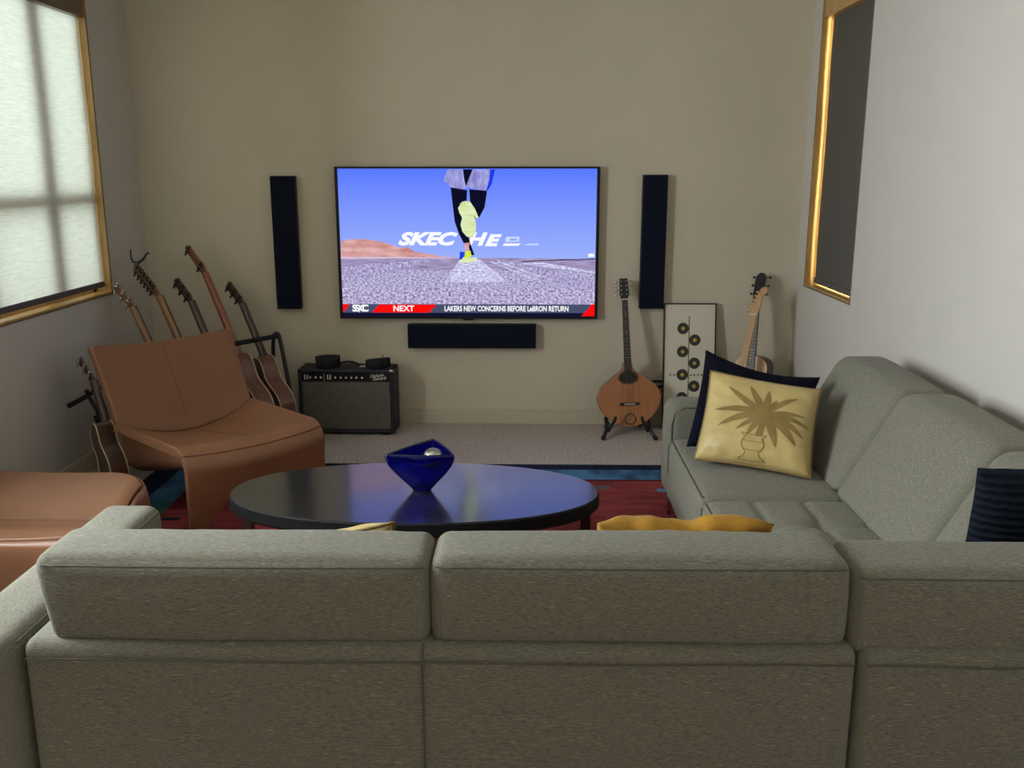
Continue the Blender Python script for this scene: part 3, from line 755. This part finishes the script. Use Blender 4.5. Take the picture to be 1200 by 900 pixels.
    mb.build('screen', mats, root)
television()

def wall_speaker(label, x0, x1, z0, z1, d, grp=None):
    root = thing('wall_speaker', label, 'speaker', ((x0+x1)/2, YB-d, z0), 0, grp); w, h = (x1-x0)/2, z1-z0
    mb = MB(); mb.box(-w, w, .008, d-.001, 0, h); mb.build('cabinet', 'black', root, bevel=.003)
    mb = MB(); mb.box(-w+.004, w-.004, -.004, .008, .004, h-.004); mb.build('grille', 'black_cloth', root, bevel=.004)
wall_speaker('tall slim black wall speaker left of the television', -1.625, -1.467, .778, 1.623, .06)
wall_speaker('tall slim black wall speaker right of the television', .727, .883, .785, 1.630, .06)
wall_speaker('wide black wall speaker mounted horizontally below the television', -.777, .060, .523, .681, .07)

# ------------------------------------------------------------------ guitar amplifier
def amp():
    root = thing('guitar_amplifier', 'black guitar amplifier combo with silver grille on the carpet by the wall', 'amplifier', (-1.146, 5.78, .0), math.radians(-1.5))
    w, d, h = .305, .215, .428
    y0 = -.10
    mb = MB(); t = .022
    sh = .03   # top leans back
    def bx(x0, x1, z0, z1, ya, yb):
        mb.box(x0, x1, ya, yb, z0, z1)
    bx(-w, -w+t, 0.012, h, y0, y0+d); bx(w-t, w, .012, h, y0, y0+d); bx(-w, w, h-t, h, y0, y0+d); bx(-w, w, .012, .012+t, y0, y0+d); bx(-w+t, w-t, .03, h-.03, y0+.06, y0+d-.01)
    mb.build('cabinet', 'tolex', root, bevel=.008)
    mb = MB(); mb.box(-w+t+.002, w-t-.002, y0+.006, y0+.05, .036, .345); mb.build('grille_cloth', 'grille', root, bevel=.004)
    mb = MB(); mb.box(-w+t, w-t, y0+.012, y0+.06, .349, h-t); 
    T = Matrix.Translation((.155, y0+.0115, .374)) @ Matrix.Rotation(math.radians(8), 4, 'Y').inverted()
    mb.text('Deluxe', .030, T, 1, .35, .0004, 'LEFT'); mb.text('Reverb', .030, Matrix.Translation((.172, y0+.0115, .357)) @ Matrix.Rotation(math.radians(-6), 4, 'Y'), 1, .35, .0004, 'LEFT')
    for x in (-.262, -.245, -.115, -.098): mb.box(x-.004, x+.004, y0+.0105, y0+.012, .362, .392, 1)
    mb.box(-.14, -.138, y0+.0105, y0+.012, .352, .402, 1)
    mb.build('control_panel', ['panel', 'white'], root)
    mb = MB(); mb.box(-w+t, w-t, y0+.008, y0+.02, .345, .349); mb.build('trim_strip', 'chrome', root)
    for x in (-.222, -.188, -.155, -.062, -.028, .006, .040, .072, .108):
        mb = MB(); mb.tube([(x, y0+.012, .379), (x, y0-.006, .379)], [.011, .009], 14); k = mb.build('knob', 'black', root, smooth=True)
        mb = MB(); mb.tube([(x, y0-.006, .379), (x, y0-.0075, .379)], .0065, 10); mb.build('knob_cap', 'white', k)
    mb = MB()
    pts = [(-.075, .0, h+.003), (-.055, 0, h+.022), (-.03, 0, h+.030), (0, 0, h+.033), (.03, 0, h+.030), (.055, 0, h+.022), (.075, 0, h+.003)]
    for dy in (-.006, 0, .006): mb.tube([(x, y+dy, z) for x, y, z in pts], .006, 8)
    mb.build('handle', 'black', root, smooth=True)
    for x in (-.095, .095):
        mb = MB(); mb.box(x-.022, x+.022, -.016, .016, h, h+.005); mb.build('handle_bracket', 'chrome', root, bevel=.002)
    for sx in (-1, 1):
        for sy in (0, 1):
            for top in (0, 1):
                mb = MB(); x = sx*(w+.001); y = y0-.001 if sy == 0 else y0+d+.001; z = h+.001 if top else .011
                mb.box(min(x, x-sx*.028), max(x, x-sx*.028), min(y, y+(.028 if sy == 0 else -.028)), max(y, y+(.028 if sy == 0 else -.028)), min(z, z-(.02 if top else -.02)), max(z, z-(.02 if top else -.02)))
                mb.build('corner_cap', 'black_metal' if not top or sx < 0 else 'chrome', root, bevel=.006)
            mb = MB(); mb.tube([(sx*.25, y0+.03+sy*.15, 0), (sx*.25, y0+.03+sy*.15, .014)], .016, 12); mb.build('foot', 'rubber', root)
amp()
def strap(label, loc, r, h, turns, flare):
    root = thing('guitar_strap', label, 'strap', loc, 0)
    mb = MB(); n = 40*turns
    def f(i, z):
        t = i/40*2*PI; k = r-.010*(i/40)+.003*math.sin(3*t)
        zz = h*z*(1+flare*math.cos(t+.6))
        return V((k*math.cos(t), k*math.sin(t)*.85, max(.0, zz)))
    for i in range(n):
        a, b = f(i, 0), f(i+1, 0); c, e = f(i+1, 1), f(i, 1)
        mb.flat([a, b, c, e])
    o = mb.build('webbing', 'rubber', root, smooth=True, weld=.0002)
    s = o.modifiers.new('solid', 'SOLIDIFY'); s.thickness = .004; s.offset = -1
    return root
strap('black strap coiled in a tall ring on the amplifier, left of its handle', (-1.278, 5.770, .4295), .082, .068, 4, .05)
r2 = strap('black strap coiled on the amplifier with its tip sticking up', (-.955, 5.765, .4295), .082, .052, 4, .18)
mb = MB(); mb.tube([(.035, -.06, .0), (.04, -.062, .05), (.046, -.064, .095)], [.004, .003, .0025], 8); mb.build('strap_tip', 'rubber', r2, smooth=True)

# ------------------------------------------------------------------ stringed instruments
def interp(pts, z):
    for (a, b) in zip(pts, pts[1:]):
        if a[0] <= z <= b[0]:
            t = (z-a[0])/(b[0]-a[0]+1e-9); return a[1]+(b[1]-a[1])*t
    return pts[-1][1]
ACOUSTIC = [(0, 0), (.004, .06), (.02, .115), (.05, .16), (.09, .185), (.13, .193), (.17, .187), (.22, .162), (.27, .134), (.305, .124), (.34, .128), (.385, .142), (.42, .142), (.45, .128), (.475, .095), (.487, .05), (.49, 0)]
PARLOR = [(z*.92, x*.86) for z, x in ACOUSTIC]
TEARDROP = [(0, 0), (.006, .05), (.03, .105), (.055, .135), (.11, .182), (.17, .203), (.21, .200), (.265, .172), (.32, .105), (.35, .06), (.375, .035), (.41, .026), (.415, 0)]
ELECTRIC = [(0, 0), (.004, .05), (.03, .12), (.08, .16), (.14, .155), (.20, .125), (.25, .115), (.30, .135), (.34, .15), (.38, .13), (.40, .09), (.405, .04), (.405, 0)]

def outline(half, n=10):
    P = [V((x, z)) for z, x in half]
    s = catmull([V((p.x, p.y, 0)) for p in P], 4)
    r = [(max(0, p.x), p.y) for p in s]
    left = [(-x, z) for x, z in r[1:-1]][::-1]
    return [(x, z) for x, z in r]+left

def instrument(name, label, cat, base, head, face, half, depth, mats, head_len=.17, head_w=(.05, .068), tuners=(3, 3), hole='round', bind=True,
               neck_w=(.052, .044), bridge=.13, tuner_m='chrome', tilt=15, head_shape='square', frets=18, nstr=6, group=None, hole_z=None, light_frets=True, roll=0):
    top_m, side_m, neck_m, board_m, head_m = mats
    B, Hd = V(base), V(head); A = (Hd-B).normalized(); L = (Hd-B).length
    n = V(face); n = (n-A*n.dot(A)).normalized(); Y = -n; X = Y.cross(A).normalized()
    root = thing(name, label, cat, (0, 0, 0), 0, group)
    root.rotation_mode = 'QUATERNION'
    R = Matrix((X, Y, A)).transposed()
    root.location = B; root.rotation_quaternion = R.to_quaternion()
    Lb = half[-1][0]; nut = L-head_len; ol = outline(half); d = depth/2
    mb = MB(); mb.prism(ol, -d, d, 0, 1, 0); mb.build('body', [side_m, top_m], root, bevel=.006 if not bind else .003)
    if bind:
        for y in (-d, d):
            mb = MB(); mb.tube([(x, y, z) for x, z in ol], .0035, 6, closed=True); mb.build('binding', 'cream', root, smooth=True)
    hz = hole_z or Lb*.68
    if hole:
        rx, rz = (.05, .05) if hole == 'round' else (.058, .036)
        mb = MB(); mb.prism([(rx*math.cos(2*PI*i/32), hz+rz*math.sin(2*PI*i/32)) for i in range(32)], -d-.0018, -d-.0005); o = mb.build('sound_hole', 'ebony', root)
        mb = MB(); mb.tube([((rx+.006)*math.cos(2*PI*i/32), -d-.001, hz+(rz+.005)*math.sin(2*PI*i/32)) for i in range(32)], .003, 6, closed=True); mb.build('rosette', 'rosewood', o)
    bz = Lb*.36
    mb = MB(); mb.box(-bridge/2, bridge/2, -d-.010, -d, bz-.008, bz+.008); o = mb.build('bridge', 'ebony', root, bevel=.003)
    mb = MB(); mb.box(-.036, .036, -d-.0125, -d-.009, bz-.002, bz+.002); mb.build('saddle', 'white', o)
    # neck
    z0 = Lb-.02
    def nk(u, v):
        z = z0+(nut-z0)*v; w = (neck_w[0]+(neck_w[1]-neck_w[0])*v)/2; t = PI*u
        dep = .030+.03*max(0, 1-(z-z0)/.06)**2
        return V((-w*math.cos(t), -d+.0+dep*math.sin(t)**.7, z))
    mb = MB(); mb.grid(nk, 12, 24); mb.build('neck', neck_m, root, smooth=True)
    zb = hz+(.05 if hole else -.02) if name != 'octave_mandolin' else hz+.02
    mb = MB(); yf = -d-.007
    q = [(-neck_w[0]/2-.001, zb), (neck_w[0]/2+.001, zb), (neck_w[1]/2, nut), (-neck_w[1]/2, nut)]
    mb.prism(q, yf, -d+.001, 0)
    sc = nut-bz
    for k in range(1, frets+1):
        z = nut-sc*(1-2**(-k/12))
        if z < zb+.004: break
        w = (neck_w[1]+(neck_w[0]-neck_w[1])*(nut-z)/(nut-zb))/2
        mb.box(-w, w, yf-.0008, yf, z-.0006, z+.0006, 1)
        if k in (3, 5, 7, 9, 12, 15): mb.prism([(.004*math.cos(2*PI*i/8), z+.016+.004*math.sin(2*PI*i/8)) for i in range(8)], yf-.0006, yf, 2)
    mb.build('fretboard', [board_m, 'steel', 'cream'], root)
    mb = MB(); mb.box(-neck_w[1]/2, neck_w[1]/2, yf-.003, yf+.008, nut-.001, nut+.005); mb.build('nut', 'white', root)
    # headstock, tilted back
    T = Matrix.Translation((0, -d+.002, nut)) @ Matrix.Rotation(math.radians(tilt), 4, 'X').inverted()
    hw0, hw1 = head_w[0]/2, head_w[1]/2; hl = head_len/math.cos(math.radians(tilt))
    if head_shape == 'square': hp = [(-neck_w[1]/2, 0), (neck_w[1]/2, 0), (hw0, .025), (hw1, hl-.01), (hw1*.55, hl), (0, hl-.006), (-hw1*.55, hl), (-hw1, hl-.01), (-hw0, .025)]
    elif head_shape == 'taper': hp = [(-neck_w[1]/2, 0), (neck_w[1]/2, 0), (hw0, .028), (hw1, hl), (-hw1, hl), (-hw0, .028)]
    elif head_shape == 'crest': hp = [(-neck_w[1]/2, 0), (neck_w[1]/2, 0), (hw0, .03), (hw1, hl*.75), (hw1*.75, hl*.93), (hw1*.3, hl), (-hw1*.3, hl), (-hw1*.75, hl*.93), (-hw1, hl*.75), (-hw0, .03)]
    else:  # six in line with a round scroll
        hp = [(-neck_w[1]/2, 0), (neck_w[1]/2, 0), (.024, .02), (.030, .05), (.026, .09), (.026, .125), (.034, .135), (.047, .142), (.053, .158), (.050, .175), (.036, .186), (.018, .184), (.004, .172), (-.036, .055), (-.032, .02)]
    mb = MB(); mb.prism(hp, -.002, .012, 0, 1, 0, T); hs = mb.build('headstock', [neck_m, head_m], root, bevel=.002)
    def tuner(x, z, side):
        m_ = MB()
        p = lambda a, b, c: T @ V((a, b, c))
        m_.tube([p(x, -.010, z), p(x, .014, z)], .0032, 8); m_.tube([p(x, -.004, z), p(x, -.0015, z)], .006, 8)
        m_.tube([p(x, .016, z), p(x+side*.026, .016, z)], .0026, 6); m_.box(x-.007, x+.007, .011, .021, z-.010, z+.010, 0, T)
        c = p(x+side*.031, .016, z)
        m_.sphere(c, .0105, 10, 0, (1, .6, .8))
        m_.build('tuner', tuner_m, hs, smooth=True)
    L_, R_ = tuners
    for (cnt, side) in ((L_, -1), (R_, 1)):
        for i in range(cnt):
            z = hl*(.24+.62*i/max(1, cnt-1)) if cnt > 1 else hl*.5
            if head_shape == 'scroll': x = -.030+.040*(z-.03)/.14 - 0.0; z = .03+.125*i/5
            else: x = side*(hw0+(hw1-hw0)*z/hl-.012)
            tuner(x, z, side)
    mb = MB()
    for i in range(nstr):
        f = (i+.5)/nstr-.5
        mb.tube([(f*neck_w[0]*1.15, -d-.0125, bz), (f*neck_w[1]*.85, yf-.0035, nut)], .00045, 4)
        mb.tube([(f*neck_w[0]*1.15, -d-.0125, bz), (f*.05, -d-.004, .03 if name == 'octave_mandolin' else bz-.012)], .00045, 4)
    mb.build('strings', 'steel', root)
    return root

# octave mandolin on its stand
om = instrument('octave_mandolin', 'teardrop-shaped octave mandolin standing against the wall right of the television', 'mandolin', (.668, 5.745, .048), (.614, 5.895, .985), (.0, -1, .1),
                TEARDROP, .075, ('cedar', 'mahogany', 'mahogany', 'ebony', 'ebony'), head_len=.135, head_w=(.062, .052), tuners=(4, 4), hole='oval', bind=False,
                neck_w=(.046, .036), bridge=.125, tilt=9, head_shape='taper', frets=19, nstr=8, hole_z=.318)
mb = MB(); mb.tube([(.034*math.cos(2*PI*i/24), -.041, .052+.034*math.sin(2*PI*i/24)) for i in range(24)], .004, 6, closed=True); mb.build('tailpiece', 'mahogany_dark', om, smooth=True)

def a_stand():
    root = thing('instrument_stand', 'small black folding stand holding the octave mandolin', 'stand', (.655, 5.70, 0)); off = -root.location
    for s in (-1, 1):
        cx = .648; X = lambda k: cx+s*k
        mb = MB(); mb.tube([(X(.165), 5.585, .013), (X(.135), 5.66, .055), (X(.14), 5.74, .10), (X(.10), 5.90, .013)], [.013, .012, .011, .012], 10); mb.build('leg', 'black_metal', root, smooth=True, loc=off)
        mb = MB(); mb.tube([(X(.14), 5.74, .045), (X(.125), 5.67, .040), (X(.118), 5.655, .060), (X(.092), 5.652, .105), (X(.082), 5.655, .135)], [.011, .011, .011, .010, .010], 10); mb.build('cradle_arm', 'rubber', root, smooth=True, loc=off)
        mb = MB(); mb.tube([(X(.167), 5.578, .0142), (X(.158), 5.60, .020)], .0142, 10); mb.build('foot', 'rubber', root, smooth=True, loc=off)
    mb = MB(); mb.tube([(.648-.14, 5.76, .10), (.648+.14, 5.76, .10)], .009, 10); mb.build('crossbar', 'black_metal', root, smooth=True, loc=off)
a_stand()

# five instruments in the corner rack (heads lean towards the corner)
RU = V((math.cos(math.radians(55)), math.sin(math.radians(55)), 0)); RL = V((-RU.y, RU.x, 0))
fac = V((.80, .60, 0))
G = 'instruments in the corner rack'
instrument('acoustic_guitar', 'dark-headed acoustic guitar with cream edging, nearest the amplifier in the rack', 'guitar', (-1.500, 5.500, 0.120), (-1.903, 5.817, 0.958), fac, PARLOR, .098,
           ('mahogany_dark', 'mahogany', 'mahogany_dark', 'rosewood', 'ebony'), head_len=.155, head_w=(.074, .080), tuner_m='black_metal', group=G)
instrument('bass_guitar', 'long red-brown wooden bass guitar, tallest instrument of the corner rack', 'guitar', (-1.598, 5.361, 0.120), (-2.121, 5.762, 1.199), fac, ACOUSTIC, .10,
           ('redwood', 'mahogany', 'redwood', 'redwood', 'redwood'), head_len=.20, head_w=(.078, .066), tuners=(2, 2), hole='round', tuner_m='black_metal', head_shape='crest', nstr=4, tilt=14, neck_w=(.06, .042), group=G)
instrument('acoustic_guitar', 'small dark guitar head showing between the tall bass and the twelve-string', 'guitar', (-1.695, 5.221, 0.120), (-2.138, 5.567, 1.013), fac, ACOUSTIC, .10,
           ('mahogany_dark', 'mahogany', 'mahogany_dark', 'rosewood', 'rosewood'), head_len=.165, head_w=(.076, .082), tuner_m='black_metal', head_shape='crest', group=G)
twelve = instrument('twelve_string_guitar', 'amber twelve-string guitar with a black capo clamped on its headstock', 'guitar', (-1.793, 5.082, 0.120), (-2.336, 5.498, 1.108), fac, ACOUSTIC, .11,
           ('amber', 'mahogany', 'amber', 'rosewood', 'amber'), head_len=.235, head_w=(.078, .086), tuners=(6, 6), tuner_m='black_metal', nstr=12, neck_w=(.062, .05), group=G)
instrument('acoustic_guitar', 'pale-necked guitar with bright chrome tuners next to the window wall', 'guitar', (-1.890, 4.943, 0.120), (-2.405, 5.335, 1.004), fac, ACOUSTIC, .10,
           ('spruce', 'mahogany', 'amber', 'rosewood', 'amber'), head_len=.165, head_w=(.072, .080), tuner_m='chrome', group=G)
# the capo is a thing of its own, clipped to the twelve-string's head
cp = thing('capo', 'black spring capo clipped on top of the twelve-string headstock', 'capo', (-2.330, 5.508, 1.122))
mb = MB(); mb.tube([(-.035, -.01, .075), (-.036, -.008, .03), (-.03, -.004, .0), (0, 0, -.006), (.03, .004, .016), (.052, .006, .048), (.07, .006, .054)], [.004, .005, .007, .009, .008, .006, .005], 8)
mb.build('clamp', 'black_metal', cp, smooth=True)

def rack():
    root = thing('guitar_rack', 'black tubular multi-guitar rack in the left corner', 'rack', (-1.62, 5.35, 0)); off = -root.location
    right = V((-1.565, 5.665, 0)); left = right-RU*.80
    for e in (right, left):
        f0 = e-RL*.16; b0 = e+RL*.05
        g0 = .0265 if f0.y < 5.06 else .013
        pts = catmull([f0+V((0, 0, g0)), f0+RL*.06+V((0, 0, .30)), e-RL*.035+V((0, 0, .60)), e-RL*.01+V((0, 0, .66)), e+RL*.035+V((0, 0, .62)), b0+V((0, 0, .35)), b0+V((0, 0, .013))], 6)
        mb = MB(); mb.tube(pts, .0125, 10); mb.build('end_frame', 'black_metal', root, smooth=True, loc=off)
    mb = MB(); mb.tube([left+V((0, 0, .645)), right+V((0, 0, .645))], .015, 10); mb.build('neck_bar', 'rubber', root, smooth=True, loc=off)
    for k, z in ((.02, .085), (.14, .10)):
        mb = MB(); mb.tube([left-RL*k+V((0, 0, z)), right-RL*k+V((0, 0, z))], .013, 10); mb.build('base_bar', 'rubber', root, smooth=True, loc=off)
    for i in range(6):
        p = right-RU*(.06+.136*i)-RL*.02
        mb = MB(); mb.tube([p+V((0, 0, .645)), p-RL*.05+V((0, 0, .66))], .007, 8); mb.build('divider_peg', 'rubber', root, smooth=True, loc=off)
rack()

# single guitar hung on a yoke stand by the left wall
instrument('small_guitar', 'dark small-bodied guitar on a single stand left of the lounge chair', 'guitar', (-2.085, 4.45, .07), (-2.39, 4.79, .682), (.80, .58, 0), [(z*.80, x*.80) for z, x in PARLOR], .085,
           ('mahogany_dark', 'mahogany_dark', 'mahogany_dark', 'rosewood', 'mahogany_dark'), head_len=.15, head_w=(.056, .06), tuner_m='chrome', hole='round')
def yoke_stand():
    root = thing('guitar_stand', 'black upright yoke stand holding the guitar by the left wall', 'stand', (-2.28, 4.76, 0)); off = -root.location
    mb = MB(); mb.tube([(-2.235, 4.73, .05), (-2.295, 4.76, .36)], .020, 12); mb.tube([(-2.295, 4.76, .36), (-2.35, 4.77, .475)], .011, 12); mb.build('pole', 'black_metal', root, smooth=True, loc=off)
    mb = MB(); mb.tube([(-2.29, 4.758, .335), (-2.302, 4.762, .375)], .030, 12); mb.build('clutch', 'black', root, smooth=True, loc=off)
    mb = MB(); mb.tube([(-2.435, 4.70, .435), (-2.36, 4.77, .475), (-2.30, 4.80, .515), (-2.25, 4.80, .545)], [.014, .013, .011, .014], 10); mb.build('yoke', 'rubber', root, smooth=True, loc=off)
    mb = MB(); mb.tube([(-2.352, 4.77, .475), (-2.357, 4.765, .51)], [.008, .013], 10); mb.build('knob', 'black', root, smooth=True, loc=off)
    mb = MB(); mb.tube([(-2.24, 4.735, .06), (-2.16, 4.58, .045), (-2.05, 4.44, .045), (-2.01, 4.40, .075)], .010, 10); mb.build('cradle', 'rubber', root, smooth=True, loc=off)
    for (x, y) in ((-2.36, 4.52), (-2.04, 4.62), (-2.25, 5.0)):
        mb = MB(); mb.tube([(-2.24, 4.732, .09), (x, y, .026)], [.011, .012], 10); mb.build('leg', 'black_metal', root, smooth=True, loc=off)
yoke_stand()

# two guitars leaning in the right corner
instrument('acoustic_guitar', 'pale-topped acoustic guitar with black headstock leaning in the right corner', 'guitar', (1.425, 5.735, .012), (1.502, 5.915, 1.02), (-.62, -.78, .1), [(z*1.02, x*.80) for z, x in ACOUSTIC], .105,
           ('spruce', 'mahogany_dark', 'mahogany', 'ebony', 'ebony'), head_len=.175, head_w=(.062, .072), tuner_m='black_metal', bind=False, head_shape='crest', hole='round', neck_w=(.056, .046))
instrument('electric_guitar', 'maple-necked electric guitar leaning in front of the pale acoustic guitar', 'guitar', (1.245, 5.50, .012), (1.468, 5.775, .945), (-.72, -.7, .1), ELECTRIC, .042,
           ('amber', 'amber', 'maple', 'maple', 'maple'), head_len=.186, tuners=(6, 0), tuner_m='gold', hole=None, bind=False, head_shape='scroll', tilt=2, frets=21, neck_w=(.056, .043))

# ------------------------------------------------------------------ framed print and low rail unit
def framed_print():
    root = thing('framed_print', 'black-framed ivory print of record discs leaning on the back wall', 'picture', (1.057, 5.842, .003))
    root.rotation_euler = (math.radians(-7.5), 0, 0)
    w, h, t = .170, .824, .008
    mb = MB(); mb.box(-w, -w+t, -.012, .012, 0, h); mb.box(w-t, w, -.012, .012, 0, h); mb.box(-w+t, w-t, -.012, .012, 0, t); mb.box(-w+t, w-t, -.012, .012, h-t, h)
    mb.build('frame', 'frame_black', root, bevel=.001)
    k = .340/228; y = -.004
    pt = lambda px, py, l: V(((px-571)*k, y-.0004*l, h-(py-218)*k))
    mb = MB(); mb.box(-w+t, w-t, y, .008, t, h-t, 0)
    disc = lambda px, py, r, mi, l: mb.flat([pt(px+r*math.cos(2*PI*i/28), py+r*math.sin(2*PI*i/28), l) for i in range(28)], mi)
    mb.flat([pt(566.5, 275, 1), pt(570.5, 275, 1), pt(570.5, 720, 1), pt(566.5, 720, 1)], 3)
    for i in range(8):
        px, py = (542 if i % 2 == 0 else 594), 328+50.5*i
        disc(px, py, 25, 1, 2); disc(px, py, 8, 2, 3); disc(px, py, 1.6, 1, 4)
    for px in (490, 507, 580, 595, 611, 626, 641): disc(px, 531, 4, 4, 1)
    mb.build('artwork', ['print_paper', 'print_black', 'print_gold', 'print_green', 'print_brown'], root)
framed_print()
def rail_unit():
    root = thing('low_rail', 'low black twin-rail stand between the octave mandolin and the framed print', 'rail', (.95, 5.92, 0)); off = -root.location
    for z in (.262, .300):
        mb = MB(); mb.box(.70, 1.16, 5.948, 5.960, z-.006, z+.006); mb.build('rail', 'black_metal', root, loc=off, bevel=.001)
    for x in (.705, 1.155):
        mb = MB(); mb.box(x-.006, x+.006, 5.944, 5.964, 0, .306); mb.build('leg', 'black_metal', root, loc=off)
rail_unit()

# ------------------------------------------------------------------ light
def area(name, loc, rot, sx, sy, power, col):
    l = bpy.data.lights.new(name, 'AREA'); l.shape = 'RECTANGLE'; l.size = sx; l.size_y = sy; l.energy = power; l.color = col
    o = bpy.data.objects.new(name, l); C.objects.link(o); o.location = loc; o.rotation_euler = rot; o['kind'] = 'helper'; return o
R90 = PI/2
area('daylight_left', (-3.4, 4.3, 2.1), (0, -R90+.15, 0), 2.6, 3.4, 57, (.97, 1.0, .965))
area('fill_near_left', (-2.95, 2.45, 1.85), (0, -R90, 0), 1.7, 1.3, 310, (.95, .955, 1.0))  # added fill lamp outside the out-of-view window
area('daylight_right', (2.6, 5.4, 2.0), (0, R90, 0), 1.6, 1.4, 750, (1.0, .93, .74))
w = bpy.data.worlds.new('ambient fill'); bpy.context.scene.world = w; w.use_nodes = True
bg = w.node_tree.nodes['Background']; bg.inputs['Color'].default_value = (1.0, .90, .72, 1); bg.inputs['Strength'].default_value = .80  # warm ambient fill, added to enter through the open rear of the room

# ------------------------------------------------------------------ camera
F = 1080.0
P_ = math.atan(249/F); YAW = math.atan(18/F*math.cos(P_))
cam = bpy.data.cameras.new('camera'); co = bpy.data.objects.new('camera', cam); C.objects.link(co)
cam.sensor_width = 36; cam.lens = 36*F/1200; cam.clip_start = .05
co.location = (0, 0, 1.65); co.rotation_euler = (PI/2-P_, 0, YAW)
sc = bpy.context.scene; sc.camera = co
sc.view_settings.view_transform = 'Standard'; sc.view_settings.look = 'None'; sc.view_settings.gamma = 1; sc.view_settings.exposure = 0
sc.view_settings.use_curve_mapping = False
sc.cycles.use_denoising = True
sc.cycles.max_bounces = 8; sc.cycles.diffuse_bounces = 5; sc.cycles.sample_clamp_indirect = 6
